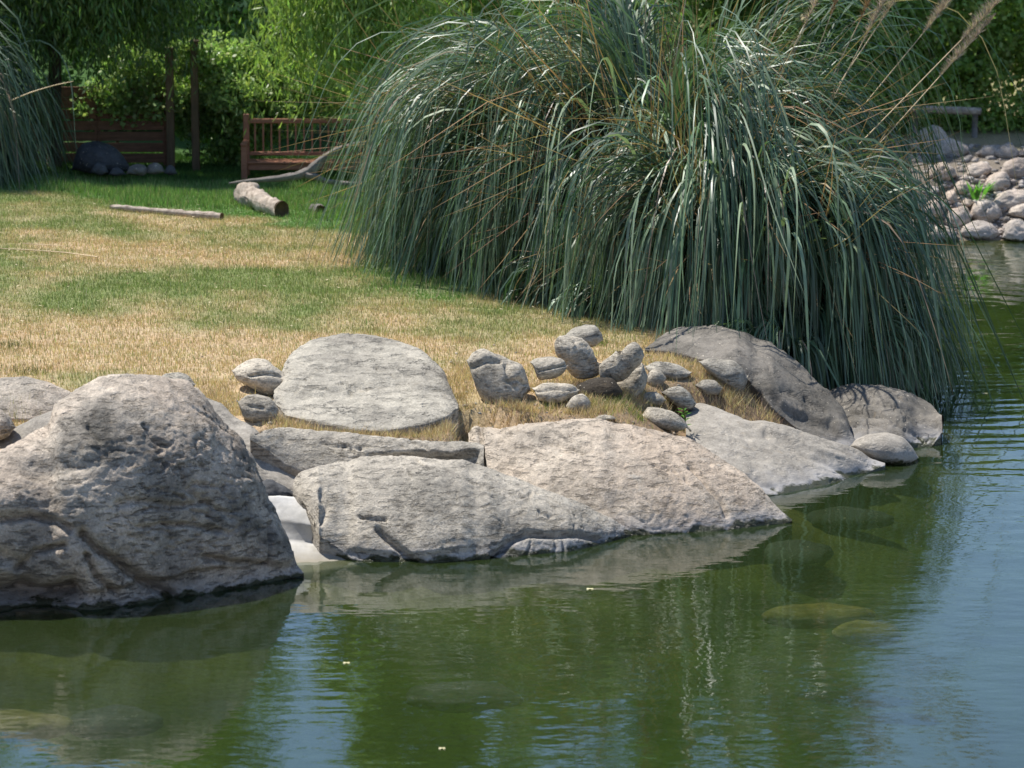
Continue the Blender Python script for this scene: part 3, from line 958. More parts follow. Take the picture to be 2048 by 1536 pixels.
bent_stone('elongated stone leaning diagonally left of the notch in the stack', [(1108, 699), (1126, 696), (1148, 706), (1164, 724), (1172, 742), (1174, 758)], [22, 27, 31, 32, 30, 27], 40.2, 48, M['cobble'])
bent_stone('curved arm-like stone right of the notch in the stack', [(1196, 744), (1218, 742), (1240, 734), (1257, 718), (1260, 704), (1250, 694)], [19, 25, 29, 30, 27, 21], 40.0, 49, M['cobble'])

# stones lying under the water
G_SUB = 'stones lying under the water'


def submerged(label, u, v, w, d, hz, seed, mat):
    x, y, z = at_h(u, v, -0.0)
    nth, nph = 40, 24
    th = np.linspace(0, 2 * math.pi, nth); ph = np.linspace(-math.pi / 2, math.pi / 2, nph)
    T, Pp = np.meshgrid(th, ph)
    V = np.stack([np.cos(T) * np.cos(Pp) * w, np.sin(T) * np.cos(Pp) * d, np.sin(Pp) * 0.12], -1)
    V = V * (1 + 0.28 * fbm((V + seed).reshape(-1, 3) * 2.0, 4).reshape(T.shape)[..., None])
    V[:, -1] = V[:, 0]
    me = make_mesh('submerged_stone', V.reshape(-1, 3), grid_faces(nph, nth), mat)
    o = link('submerged_stone', me, loc=(float(x), float(y), hz - float(V[..., 2].max())))
    tag(o, label, 'stone', G_SUB)


submerged('olive algae-covered flat stone just under the open green water', 1642, 1198, 0.52, 0.22, -0.05, 2, M['algae'])
submerged('smaller olive stone under the water at the right foot of the flat one', 1735, 1222, 0.32, 0.2, -0.10, 4, M['algae'])
submerged('dark stone under the water off the point of the pinkish boulder', 1600, 1066, 0.38, 0.4, -0.10, 5, M['dark'])
submerged('dark long stone under the water off the smooth grey slab', 1700, 1000, 0.55, 0.3, -0.10, 6, M['dark'])
submerged('dark sunken stone under the water below the central wedge boulder', 930, 1340, 0.5, 0.35, -0.12, 7, M['dark'])
submerged('dark sunken stone under the water at the lower left', 240, 1385, 0.42, 0.3, -0.14, 8, M['dark'])
submerged('yellowish sunken ledge under the water at the left edge', 20, 1405, 0.5, 0.35, -0.08, 9, M['algae'])

# ------------------------------------------------------------------ ground, pond bed and water
gx = np.concatenate([-np.geomspace(9, 900, 26)[::-1], np.arange(-8.9, 9.0, 0.085), np.geomspace(9.05, 900, 26)])
gy = np.concatenate([np.linspace(-60, 24, 20), np.arange(25, 33.5, 0.5), np.arange(33.6, 66, 0.09), np.geomspace(66.2, 1200, 28)])
GX, GY = np.meshgrid(gx, gy)
GZ = H(GX, GY)
Wg = P3(GX.ravel(), GY.ravel())
GZ = GZ + (fbm(Wg * 0.8, 4) * 0.035 + fbm(Wg * 4, 3) * 0.012).reshape(GX.shape) * (GY > 30)
# the turf stays under the rocks' surfaces
for pts in CARVE:
    ix = np.searchsorted(gx, pts[:, 0]); iy = np.searchsorted(gy, pts[:, 1])
    zz = pts[:, 2] - 0.09
    for dx in (-2, -1, 0, 1):
        for dyy in (-2, -1, 0):
            jx = np.clip(ix + dx, 0, len(gx) - 1); jy = np.clip(iy + dyy, 0, len(gy) - 1)
            np.minimum.at(GZ, (jy, jx), zz)
CX0, CY0, CS = -12.0, 30.0, 0.04
cover = np.zeros((900, 600), bool)
for pts in COVER:
    ix = ((pts[:, 0] - CX0) / CS).astype(int); iy = ((pts[:, 1] - CY0) / CS).astype(int)
    ok = (ix >= 0) & (ix < 600) & (iy >= 0) & (iy < 900)
    cover[iy[ok], ix[ok]] = True


def covered(x, y):
    ix = np.clip(((x - CX0) / CS).astype(int), 0, 599); iy = np.clip(((y - CY0) / CS).astype(int), 0, 899)
    return cover[iy, ix]


def ground_z(x, y):
    ix = np.clip(np.searchsorted(gx, x) - 1, 0, len(gx) - 2); iy = np.clip(np.searchsorted(gy, y) - 1, 0, len(gy) - 2)
    fx = np.clip((x - gx[ix]) / (gx[ix + 1] - gx[ix]), 0, 1); fy = np.clip((y - gy[iy]) / (gy[iy + 1] - gy[iy]), 0, 1)
    return (GZ[iy, ix] * (1 - fx) * (1 - fy) + GZ[iy, ix + 1] * fx * (1 - fy) + GZ[iy + 1, ix] * (1 - fx) * fy + GZ[iy + 1, ix + 1] * fx * fy)


TAN = np.array([0.55, 0.395, 0.235]); TAN2 = np.array([0.62, 0.48, 0.31]); GRN = np.array([0.22, 0.265, 0.10]); LUSH = np.array([0.165, 0.27, 0.095])
BED = np.array([0.13, 0.11, 0.04]); SOIL = np.array([0.20, 0.14, 0.085])


def lush_mask(X, Y):
    nz = perlin(P3(X, Y) * 0.9) * 0.9 + perlin(P3(X, Y) * 3) * 0.35
    yb = np.interp(X, [-12, -8, -5.6, -3.6, 0], [57.0, 56.2, 54.3, 52.9, 52.3]) + nz
    m = sstep(-0.5, 0.5, Y - yb) * (X < 3.6)
    # a green fringe along the clump's left foot
    e = np.hypot((X + 1.1) / 1.3, (Y - 48.4) / 2.6)
    return np.maximum(m, 0.75 * sstep(1.1, 0.6, e + 0.3 * nz))


def lawn_green(X, Y):
    p = P3(X, Y)
    nz = fbm(p * np.array([0.55, 0.45, 1]), 4, 0.6)
    band = np.exp(-((Y - 46.4 - 0.3 * X * 0) / 1.9) ** 2) * sstep(0.2, -2.0, X) * 0.62
    band2 = 0.28 * sstep(50.8, 52.2, Y)
    edge = -0.35 * sstep(43.8, 42.4, Y)
    return np.clip(0.20 + band + band2 + edge + 0.75 * nz, 0.0, 0.95)


def lawn_col(X, Y):
    g = lawn_green(X, Y)[:, None]
    t = (0.5 + 0.7 * perlin(P3(X, Y) * 2.1))[:, None].clip(0, 1)
    c = (TAN * (1 - t) + TAN2 * t) * (1 - g) + GRN * g
    l = lush_mask(X, Y)[:, None]
    return c * (1 - l) + LUSH * l


xf, yf, zf = GX.ravel(), GY.ravel(), GZ.ravel()
dsh = shore_dist(xf, yf)
gc = lawn_col(xf, yf) * 0.85
sb = sstep(2.6, 1.0, dsh)[:, None]
gc = gc * (1 - sb) + (SOIL * 1.2) * sb
bedn = (0.5 + fbm(Wg * 1.3, 4))[:, None].clip(0, 1)
bm_ = sstep(0.05, -0.05, zf)[:, None]
gc = gc * (1 - bm_) + (BED * (0.6 + 0.9 * bedn)) * bm_
farsh = (sstep(57.5, 59.5, yf) * (xf > 5.0) * sstep(6.5, 4, dsh))[:, None]
gc = gc * (1 - farsh) + np.array([0.20, 0.17, 0.135]) * farsh * (1 - bm_) + gc * farsh * bm_
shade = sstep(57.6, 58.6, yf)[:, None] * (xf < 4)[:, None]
gc = gc * (1 - shade) + np.array([0.055, 0.11, 0.03]) * shade  # shade under the trees painted into the ground colour
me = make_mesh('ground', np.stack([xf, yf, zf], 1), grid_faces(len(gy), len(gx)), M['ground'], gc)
tag(link('ground', me), kind='structure')

import bmesh
bm = bmesh.new()
bmesh.ops.create_cube(bm, size=1)
for v in bm.verts:
    v.co = Vector((v.co.x * 1400, 340 + v.co.y * 700, -1.6 + (v.co.z + 0.5) * 1.6))
me = bpy.data.meshes.new('water'); bm.to_mesh(me); bm.free(); me.materials.append(M['water'])
tag(link('water', me), kind='structure')


# ------------------------------------------------------------------ grass on the lawn
def blades(X, Y, Z, h, w, C, lean=0.45):
    n_ = len(X)
    az = rng.uniform(0, 2 * math.pi, n_); la = rng.uniform(0, 2 * math.pi, n_); lm = rng.random(n_) * lean * h
    wx, wy = np.cos(az) * w / 2, np.sin(az) * w / 2
    V = np.empty((n_, 3, 3))
    V[:, 0] = np.stack([X - wx, Y - wy, Z - 0.01], 1)
    V[:, 1] = np.stack([X + wx, Y + wy, Z - 0.01], 1)
    V[:, 2] = np.stack([X + np.cos(la) * lm, Y + np.sin(la) * lm, Z + h], 1)
    return V.reshape(-1, 3), np.arange(n_ * 3).reshape(-1, 3), np.repeat(C, 3, axis=0)


def grass_patch(name, label, n_, xr, yr, hfun, wfun, cfun, keep, kind='stuff', cat='grass'):
    X = rng.uniform(*xr, n_); Y = rng.uniform(*yr, n_)
    # only where the photograph's view can reach
    vis = np.abs(X) < Y * 0.158 + 0.6
    k = vis & keep(X, Y) & ~covered(X, Y)
    X, Y = X[k], Y[k]
    Z = ground_z(X, Y)
    h = hfun(X, Y); w = wfun(X, Y)
    V, F, C = blades(X, Y, Z, h, w, cfun(X, Y))
    o = link(name, make_mesh(name, V, F, M['grass'], C, False))
    return tag(o, label, cat, kind=kind)


def jitc(c, a=0.25):
    n_ = len(c)
    return np.clip(c * (1 + a * rng.normal(size=(n_, 1))) * (1 + 0.06 * rng.normal(size=(n_, 3))), 0.01, 0.8)


def lawn_cfun(X, Y):
    c = lawn_col(X, Y)
    g = lawn_green(X, Y)
    pick = rng.random(len(X)) < 0.22 + 0.9 * g + 0.55 * perlin(P3(X, Y) * 3.7) + 0.4 * perlin(P3(X, Y) * 9.0)
    t = rng.random((len(X), 1))
    dry = TAN * (1 - t) + TAN2 * t
    gr = GRN * 1.25
    c2 = np.where(pick[:, None], gr, dry * 1.12)
    return jitc(0.5 * c + 0.5 * c2)


grass_patch('lawn_grass', 'short sunlit lawn, straw coloured with green patches', 620000, (-10, 6), (37.2, 57),
            lambda X, Y: rng.uniform(0.02, 0.065, len(X)) * (1 + 0.3 * perlin(P3(X, Y) * 1.5)),
            lambda X, Y: rng.uniform(0.006, 0.013, len(X)), lawn_cfun,
            lambda X, Y: (shore_dist(X, Y) > 1.5) & (lush_mask(X, Y) < 0.6) & (rng.random(len(X)) < 0.9))
def near_logs(X, Y):
    f = np.ones(len(X))
    for x0, x1, y0, y1 in ((-4.5, -3.2, 50.8, 54.6), (-6.5, -4.2, 51.0, 54.6), (-3.25, -2.6, 51.4, 53.6)):
        f = np.where((X > x0) & (X < x1) & (Y > y0) & (Y < y1), 0.4, f)
    return f


grass_patch('lush_grass', 'taller fresh green grass across the back of the lawn', 260000, (-11, 3.6), (46, 58.3),
            lambda X, Y: rng.uniform(0.05, 0.15, len(X)) * (0.5 + 0.5 * lush_mask(X, Y)) * near_logs(X, Y) * (1 + 0.5 * perlin(P3(X, Y) * 1.1)) * np.where(Y < 51, 0.6, 1),
            lambda X, Y: rng.uniform(0.009, 0.018, len(X)),
            lambda X, Y: jitc(np.where(rng.random((len(X), 1)) < 0.86, LUSH * np.array([1.15, 1.15, 1.0]), np.array([0.42, 0.40, 0.22])), 0.3),
            lambda X, Y: (lush_mask(X, Y) > rng.random(len(X))) & (Y < 57.8 + 0.5 * perlin(P3(X, Y))))
grass_patch('shaded_grass', 'short grass with painted-in shade in front of the bench and fence', 90000, (-11, 3), (57.3, 62),
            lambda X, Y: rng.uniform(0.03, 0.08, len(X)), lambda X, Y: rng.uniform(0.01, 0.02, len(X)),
            lambda X, Y: jitc(np.tile([0.07, 0.14, 0.035], (len(X), 1))), lambda X, Y: Y > 57)  # dark green blades carry the trees' shade in their colour


grass_patch('tall_straw_blades', 'scattered taller straw blades standing over the short lawn', 5200, (-10, 5), (38, 53),
            lambda X, Y: rng.uniform(0.07, 0.15, len(X)), lambda X, Y: rng.uniform(0.008, 0.014, len(X)),
            lambda X, Y: jitc(np.where(rng.random((len(X), 1)) < 0.6, TAN2 * 1.1, GRN * 1.1), 0.25), lambda X, Y: shore_dist(X, Y) > 1.6, cat='dry grass')


# dry litter and weeds round the stones
def tufts(name, label, spots, hgt, colr, n_each, spread=0.10, cat='dry grass', lean=1.1, w=0.009):
    Vs, Fs, Cs, off = [], [], [], 0
    for (u, v, sc) in spots:
        g = ground_hit([u], [v])[0]
        n_ = int(n_each * sc)
        X = g[0] + rng.normal(size=n_) * spread * sc; Y = g[1] + rng.normal(size=n_) * spread * sc * 1.4
        Z = ground_z(X, Y)
        h = rng.uniform(0.4, 1.0, n_) * hgt * sc ** 0.5
        C = jitc(np.tile(colr, (n_, 1)), 0.3)
        V, F, C = blades(X, Y, Z, h, rng.uniform(0.6, 1.2, n_) * w, C, lean)
        Vs.append(V); Fs.append(F + off); Cs.append(C); off += len(V)
    o = link(name, make_mesh(name, np.vstack(Vs), np.vstack(Fs), M['grass'], np.vstack(Cs), False))
    return tag(o, label, cat, kind='stuff')


gz0 = lambda x, y: float(ground_z(np.array([x]), np.array([y]))[0])
dry_spots = []
for (u, v, su_, sv_, k_) in [(1440, 775, 45, 28, 26), (1540, 830, 25, 22, 8), (1180, 820, 50, 12, 18), (1200, 792, 50, 6, 10), (1010, 820, 40, 5, 10), (1330, 812, 30, 6, 6), (900, 850, 60, 12, 16), (700, 872, 150, 5, 46), (920, 815, 10, 20, 8), (560, 835, 12, 12, 6), (1120, 790, 30, 8, 8), (1000, 822, 50, 5, 12), (1270, 800, 30, 12, 10), (1000, 835, 60, 14, 14), (1150, 765, 50, 20, 8),
                         (1340, 705, 60, 12, 12), (440, 800, 25, 30, 8), (1240, 815, 35, 15, 8), (580, 845, 40, 8, 8), (930, 745, 12, 30, 8), (1300, 690, 60, 15, 8), (1470, 800, 30, 15, 8)]:
    for _ in range(k_):
        dry_spots.append((u + random.gauss(0, su_ * .6), v + random.gauss(0, sv_ * .6), random.uniform(0.6, 1.3)))
# turf creeping over the landward edges of the stones
for pts in COVER:
    if pts[:, 1].mean() > 50 or pts[:, 2].max() < 0.5:
        continue
    for q in pts[rng.integers(0, len(pts), 10)]:
        u_ = 1024 + q[0] / q[1] * FPX
        x_, y_ = q[0] + rng.normal() * 0.12, q[1] + 0.25 + abs(rng.normal()) * 0.12
        if shore_dist(x_, y_) > 1.7 and not covered(np.array([x_]), np.array([y_]))[0]:
            z_ = gz0(x_, y_)
            t_ = math.atan2(CAM_H - z_, y_)
            dry_spots.append((1024 + FPX * x_ / (y_ * CP + (CAM_H - z_) * SP), 768 + FPX * math.tan(t_ - PITCH), rng.uniform(0.4, 0.9)))
tufts('dry_grass_tufts', 'straw coloured grass tufts sprouting between the bank stones', dry_spots, 0.13, (0.56, 0.42, 0.27), 80, 0.11)
tufts('green_weeds', 'fine green weeds growing between the bank stones', [(1180, 690, 1.0), (1195, 694, 0.8), (1230, 810, 1), (1190, 795, 1), (1200, 815, 1.2), (1270, 830, 1), (1250, 800, .8), (1100, 812, .7), (1300, 800, .6), (950, 845, .7), (1350, 800, .5)],
      0.13, (0.16, 0.22, 0.05), 110, 0.09, cat='weeds')
tufts('reed_tuft', 'olive grass tuft between the rounded light grey boulder and the left edge', [(25, 825, 1.6), (50, 822, 1.3), (10, 815, 1.3), (70, 818, 1.0)], 0.22, (0.27, 0.25, 0.12), 160, 0.12, cat='grass tuft', lean=0.5)
tufts('lawn_tufts', 'dark green grass tufts at the left of the lawn edge', [(45, 742, 1.0), (60, 746, .9), (15, 690, 1.0), (25, 695, .8)], 0.10, (0.12, 0.13, 0.05), 120, 0.14, cat='grass tuft', lean=0.6)

# grit, pebbles and fallen leaves
def pebbles(name, label, boxes, sizes, colrs, cat, mat):
    ico = np.array([(0, 0, 1), (.894, 0, .447), (.276, .851, .447), (-.724, .526, .447), (-.724, -.526, .447), (.276, -.851, .447),
                    (.724, .526, -.447), (-.276, .851, -.447), (-.894, 0, -.447), (-.276, -.851, -.447), (.724, -.526, -.447), (0, 0, -1)])
    fc = np.array([(0, 1, 2), (0, 2, 3), (0, 3, 4), (0, 4, 5), (0, 5, 1), (1, 6, 2), (2, 7, 3), (3, 8, 4), (4, 9, 5), (5, 10, 1),
                   (6, 7, 2), (7, 8, 3), (8, 9, 4), (9, 10, 5), (10, 6, 1), (11, 7, 6), (11, 8, 7), (11, 9, 8), (11, 10, 9), (11, 6, 10)])
    Vs, Fs, Cs = [], [], []
    off = 0
    for (u0, v0, u1, v1, k_) in boxes:
        g = ground_hit(rng.uniform(u0, u1, k_), rng.uniform(v0, v1, k_))
        for q in g:
            if q[2] < 0.03 or covered(q[:1], q[1:2])[0]:
                continue
            sz = rng.uniform(*sizes) * rng.uniform(0.6, 1.3)
            V = ico * (1 + 0.22 * rng.normal(size=(12, 1))) * np.array([1.2, 1.0, 0.65]) * sz
            a = rng.uniform(0, 6.28)
            V = V @ np.array([[math.cos(a), math.sin(a), 0], [-math.sin(a), math.cos(a), 0], [0, 0, 1]])
            zz = ground_z(q[:1], q[1:2])[0]
            Vs.append(V + np.array([q[0], q[1], zz + sz * 0.2])); Fs.append(fc + off); off += 12
            Cs.append(np.tile(np.array(colrs[rng.integers(0, len(colrs))]) * rng.uniform(0.7, 1.2), (12, 1)))
    tag(link(name, make_mesh(name, np.vstack(Vs), np.vstack(Fs), mat, np.vstack(Cs), True)), label, cat, kind='stuff')


pebbles('pebbles', 'small pebbles and grit strewn between the bank stones', [(880, 780, 1420, 860, 260), (1280, 700, 1520, 800, 90), (420, 780, 620, 860, 60), (900, 690, 1320, 780, 80)],
        (0.008, 0.028), [(0.34, 0.32, 0.28), (0.27, 0.25, 0.22), (0.42, 0.36, 0.28)], 'pebbles', M['ground'])
pebbles('shore_rubble', 'smaller rubble filling the gaps between the far shore stones', [(1820, 290, 2080, 480, 600)], (0.02, 0.08),
        [(0.44, 0.40, 0.36), (0.36, 0.32, 0.29), (0.50, 0.42, 0.35), (0.26, 0.24, 0.22)], 'rubble', M['ground'])
nl = 1500
X = rng.uniform(-9, 3.5, nl); Y = rng.uniform(38, 56, nl)
k_ = (shore_dist(X, Y) > 1.6) & ~covered(X, Y)
X, Y = X[k_], Y[k_]
Zl = ground_z(X, Y) + rng.uniform(0.02, 0.06, len(X))
a_ = rng.uniform(0, 6.28, len(X)); sz = rng.uniform(0.012, 0.035, len(X))
dx, dy_ = np.cos(a_) * sz, np.sin(a_) * sz
V = np.stack([np.stack([X - dx, Y - dy_, Zl], 1), np.stack([X + dy_ * .5, Y - dx * .5, Zl + .008], 1), np.stack([X + dx, Y + dy_, Zl + .012], 1), np.stack([X - dy_ * .5, Y + dx * .5, Zl + .006], 1)], 1).reshape(-1, 3)
Cl = np.repeat(np.where(rng.random((len(X), 1)) < 0.5, np.array([0.62, 0.52, 0.36]), np.array([0.22, 0.14, 0.08])), 4, axis=0)
tag(link('leaf_litter', make_mesh('leaf_litter', V, np.arange(len(X) * 4).reshape(-1, 4), M['grass'], Cl, False)), 'scattered dry fallen leaves and bits on the lawn', 'leaf litter', kind='stuff')

# the fresh green weed standing on the crest of the pinkish boulder
g = ground_hit([1366], [858])[0]
wd = empty('weed_plant', tuple(g), 'fresh green upright weed at the right end of the broad grassy stone', 'plant')
base_ = g + np.array([0, -0.25, 0.05])
stem = tube_mesh('stem', [(0, -0.25, 0), (0.01, -0.25, 0.12), (0.0, -0.25, 0.27)], [0.006, 0.005, 0.003], M['grass'], 5)
ca = stem.color_attributes.new('col', 'FLOAT_COLOR', 'POINT'); ca.data.foreach_set('color', np.tile([0.12, 0.25, 0.05, 1], len(stem.vertices)).astype(np.float32))
link('stem', stem, wd)
for i in range(13):
    a = i * 2.4; z0 = 0.08 + 0.016 * i; L = 0.10
    d = np.array([math.cos(a), math.sin(a), 0.45]); w_ = np.array([-math.sin(a), math.cos(a), 0]) * 0.011
    p0 = np.array([0, -0.25, z0]); pm = p0 + d * L * 0.5; p1 = p0 + d * L - np.array([0, 0, 0.02])
    me = make_mesh('leaf', np.array([p0, pm - w_, p1, pm + w_]), np.array([[0, 1, 2, 3]]), M['grass'], np.tile([0.14, 0.32, 0.06], (4, 1)), False)
    link('leaf', me, wd)


# ------------------------------------------------------------------ arching grass clumps
def arc_blades(n_, roots, az, L, phi0, phi1, kk, w, C, S=11, sway=0.15):
    """long drooping ribbons; all arrays length n_; returns verts, quads, colors"""
    s = np.linspace(0, 1, S)
    m_ = kk[:, None]
    phi = phi0[:, None] + (phi1 - phi0)[:, None] * sstep(m_ - 0.27, m_ + 0.25, s[None, :])
    ds = L[:, None] / (S - 1)
    r = np.cumsum(np.cos(phi) * ds, axis=1) - np.cos(phi[:, :1]) * ds
    z = np.cumsum(np.sin(phi) * ds, axis=1) - np.sin(phi[:, :1]) * ds
    a = az[:, None] + (rng.normal(size=n_)[:, None] * sway) * s[None, :] ** 1.5
    X = roots[:, 0, None] + r * np.cos(a); Y = roots[:, 1, None] + r * np.sin(a); Z = roots[:, 2, None] + z
    # lateral twist
    tw = rng.normal(size=n_)[:, None] * 0.5 + rng.normal(size=n_)[:, None] * 0.6 * s[None, :]
    wx, wy = -np.sin(a), np.cos(a)
    # normal in the bending plane
    nx, ny, nz = -np.sin(phi) * np.cos(a), -np.sin(phi) * np.sin(a), np.cos(phi)
    prof = (np.minimum(1, 0.55 + s * 2.2) * (1 - s ** 3) ** 0.8)[None, :] * w[:, None] / 2
    dx = (wx * np.cos(tw) + nx * np.sin(tw)) * prof; dy_ = (wy * np.cos(tw) + ny * np.sin(tw)) * prof; dz = nz * np.sin(tw) * prof
    A = np.stack([X - dx, Y - dy_, Z - dz], -1); B = np.stack([X + dx, Y + dy_, Z + dz], -1)
    V = np.stack([A, B], 2).reshape(n_, S * 2, 3)
    f = np.array([[2 * i, 2 * i + 1, 2 * i + 3, 2 * i + 2] for i in range(S - 1)])
    F = (np.arange(n_)[:, None, None] * (S * 2) + f[None]).reshape(-1, 4)
    Cc = np.repeat(C, S * 2, axis=0)
    return V.reshape(-1, 3), F, Cc


PG = np.array([0.038, 0.085, 0.042]); PG2 = np.array([0.19, 0.27, 0.15]); STRAW = np.array([0.36, 0.28, 0.18])


def clump(n_, centres, rad, Lr, reach_az=None, straw=0.06, per=45, wr=(0.014, 0.034)):
    """blades in tufts: the blades of a tuft share root, direction, length and bend, so they fall together as cascades"""
    nt_ = max(1, n_ // per)
    tc = rng.choice(len(centres), nt_, p=np.array([q[3] for q in centres]) / sum(q[3] for q in centres))
    trr = np.sqrt(rng.random(nt_)) * rad; tra = rng.uniform(0, 2 * math.pi, nt_)
    taz = tra + rng.normal(size=nt_) * 0.45
    tL = np.where(rng.random(nt_) < 0.55, rng.uniform(Lr[0], 0.5 * Lr[0] + 0.5 * Lr[1], nt_), rng.uniform(*Lr, nt_))
    te = trr / rad
    tp0 = 88 - 20 * te * rng.random(nt_) - 4 * rng.random(nt_)
    tp1 = rng.uniform(-89, -70, nt_)
    tk = rng.uniform(0.38, 0.66, nt_)
    tt = rng.random(nt_)
    k = rng.integers(0, nt_, n_)
    c = np.array(centres)[tc[k]]
    root = np.stack([c[:, 0] + trr[k] * np.cos(tra[k]) + rng.normal(size=n_) * 0.05, c[:, 1] + trr[k] * np.sin(tra[k]) + rng.normal(size=n_) * 0.05, c[:, 2] - 0.1], 1)
    az = taz[k] + rng.normal(size=n_) * 0.16
    L = tL[k] * c[:, 4] * rng.uniform(0.72, 1.06, n_)
    phi0 = np.radians(np.minimum(90, tp0[k] + rng.normal(size=n_) * 3.5))
    phi1 = np.radians(np.clip(tp1[k] + rng.normal(size=n_) * 9, -92, -30))
    kk = np.clip(tk[k] + rng.normal(size=n_) * 0.04, 0.32, 0.72)
    w = rng.uniform(*wr, n_)
    t = np.clip(0.75 * tt[k] ** 1.3 + 0.35 * rng.random(n_) - 0.08, 0, 1)[:, None]
    C = jitc(PG * (1 - t) + PG2 * t, 0.16)
    isst = rng.random(n_) < straw
    C[isst] = jitc(np.tile(STRAW, (isst.sum(), 1)), 0.3)
    w = np.where(isst, w * 0.6, w)
    return root, az, L, phi0, phi1, kk, w, C


def proj_ok(V, nper):
    return None


gz = lambda x, y: float(ground_z(np.array([x]), np.array([y]))[0])
CEN = [(x_, y_, gz(x_, y_), w_, q_) for x_, y_, w_, q_ in ((0.45, 50.0, 1.3, 0.88), (1.15, 48.9, 0.9, 1.02), (1.95, 47.8, 1.5, 1.10), (2.65, 46.5, 0.9, 0.90), (3.05, 45.7, 1.0, 0.78))]
pr = empty('pampas_grass', (1.9, 48.3, CEN[1][2]), 'huge arching grey-green grass clump with drooping blades at the water edge', 'ornamental grass')


def child_mesh(name, V, F, C, mat, parent):
    off = np.array(parent.location)
    me = make_mesh(name, V - off, F, mat, C)
    return link(name, me, parent)


o = child_mesh('foliage', *arc_blades(30000, *clump(30000, CEN, 1.0, (2.0, 8.0), per=75, wr=(0.016, 0.038)), S=18), M['pampas'], pr); o['kind'] = 'stuff'
# lower skirt
CEN2 = CEN + [(2.3, 46.0, gz(2.3, 46.0), 1.1, 0.85), (3.5, 45.4, gz(3.7, 45.5), 1.1, 0.8), (1.2, 47.6, gz(1.2, 47.6), 0.6, 0.85), (3.9, 45.9, gz(3.9, 45.9), 0.6, 0.7), (1.8, 46.2, gz(1.8, 46.2), 0.6, 0.8), (2.7, 45.4, gz(2.7, 45.4), 0.6, 0.75), (3.5, 44.9, gz(3.5, 44.9), 0.6, 0.75)]
r_ = clump(21000, CEN2, 1.25, (1.6, 3.8))
r_ = (r_[0], r_[1], r_[2], r_[3] - 0.2, r_[4], r_[5] * 0.8, r_[6], r_[7])
o = child_mesh('skirt', *arc_blades(21000, *r_, S=10), M['pampas'], pr); o['kind'] = 'stuff'
# dead leaves and stalk bases inside
n_ = 3000
rt, az, L, p0, p1, kk, w, C = clump(n_, CEN, 1.2, (2.5, 5.6), straw=1.0, per=12)
p1 = np.radians(rng.uniform(-30, 80, n_)); p0 = np.radians(rng.uniform(72, 90, n_)); C = C * np.array([0.85, 0.75, 0.65])
o = child_mesh('dead_leaves', *arc_blades(n_, rt, az, L, p0, p1, kk, w * 1.3, C), M['plume'], pr); o['kind'] = 'stuff'
# the broad glossy blades one can pick out, towards the open side
protos = []
for i in range(12):
    L = rng.uniform(4.6, 7.4, 1)
    V, F, C = arc_blades(1, np.zeros((1, 3)), np.zeros(1), L, np.radians(rng.uniform(68, 84, 1)), np.radians(rng.uniform(-89, -80, 1)), rng.uniform(0.40, 0.6, 1),
                         rng.uniform(0.04, 0.06, 1), jitc(PG2[None] * 1.1, 0.15), S=24, sway=0.05)
    protos.append(make_mesh('leaf_blade', V, F, M['pampas2'], C))
for i in range(280):
    cx, cy, cz, _, sc = CEN[rng.choice(5, p=[0.2, 0.16, 0.28, 0.18, 0.18])]
    a = rng.uniform(math.radians(190), math.radians(365)) if i % 4 else rng.uniform(math.radians(230), math.radians(310))
    r0 = rng.uniform(0.5, 1.25)
    o = bpy.data.objects.new('leaf_blade', protos[i % 12]); col.objects.link(o); o.parent = pr
    o.location = Vector((cx + r0 * math.cos(a), cy + r0 * math.sin(a), cz - 0.1)) - pr.location
    q = rng.uniform(0.45, 1.05) * sc
    o.rotation_euler = (0, 0, a + rng.normal() * 0.25); o.scale = (q * rng.uniform(0.7, 1.1), 1.0, q)


def plume(parent, root, tip, bend, plen, C, thick=0.09):
    """a flower stalk with a feathery head as its own sub-part"""
    root = np.array(root); tip = np.array(tip)
    pts = [root + (tip - root) * t + np.array(bend) * t * t for t in np.linspace(0, 1, 7)]
    off = np.array(parent.location)
    me = tube_mesh('flower_stalk', np.array(pts) - off, np.linspace(0.012, 0.005, 7), M['straw'], 5)
    st = link('flower_stalk', me, parent)
    n_ = 420
    t = 1 - plen / np.linalg.norm(tip - root) * rng.random(n_)
    P = root + (tip - root) * t[:, None] + np.array(bend) * (t ** 2)[:, None]
    q = (1 - t) * np.linalg.norm(tip - root) / plen
    spread = thick * np.sin(np.clip(q, 0.03, 1) * math.pi) ** 0.6
    D = rng.normal(size=(n_, 3)); D[:, 2] = np.abs(D[:, 2]) + 0.8
    D /= np.linalg.norm(D, axis=1)[:, None]
    Wd = np.cross(D, rng.normal(size=(n_, 3))); Wd /= np.linalg.norm(Wd, axis=1)[:, None]
    ln = spread[:, None] * 1.8
    V = np.stack([P - Wd * 0.005, P + Wd * 0.005, P + D * ln], 1).reshape(-1, 3)
    me = make_mesh('plume', V - off, np.arange(n_ * 3).reshape(-1, 3), M['plume'], np.repeat(jitc(np.tile(C, (n_, 1)), 0.2), 3, axis=0), False)
    o = link('plume', me, st); o['kind'] = 'stuff'


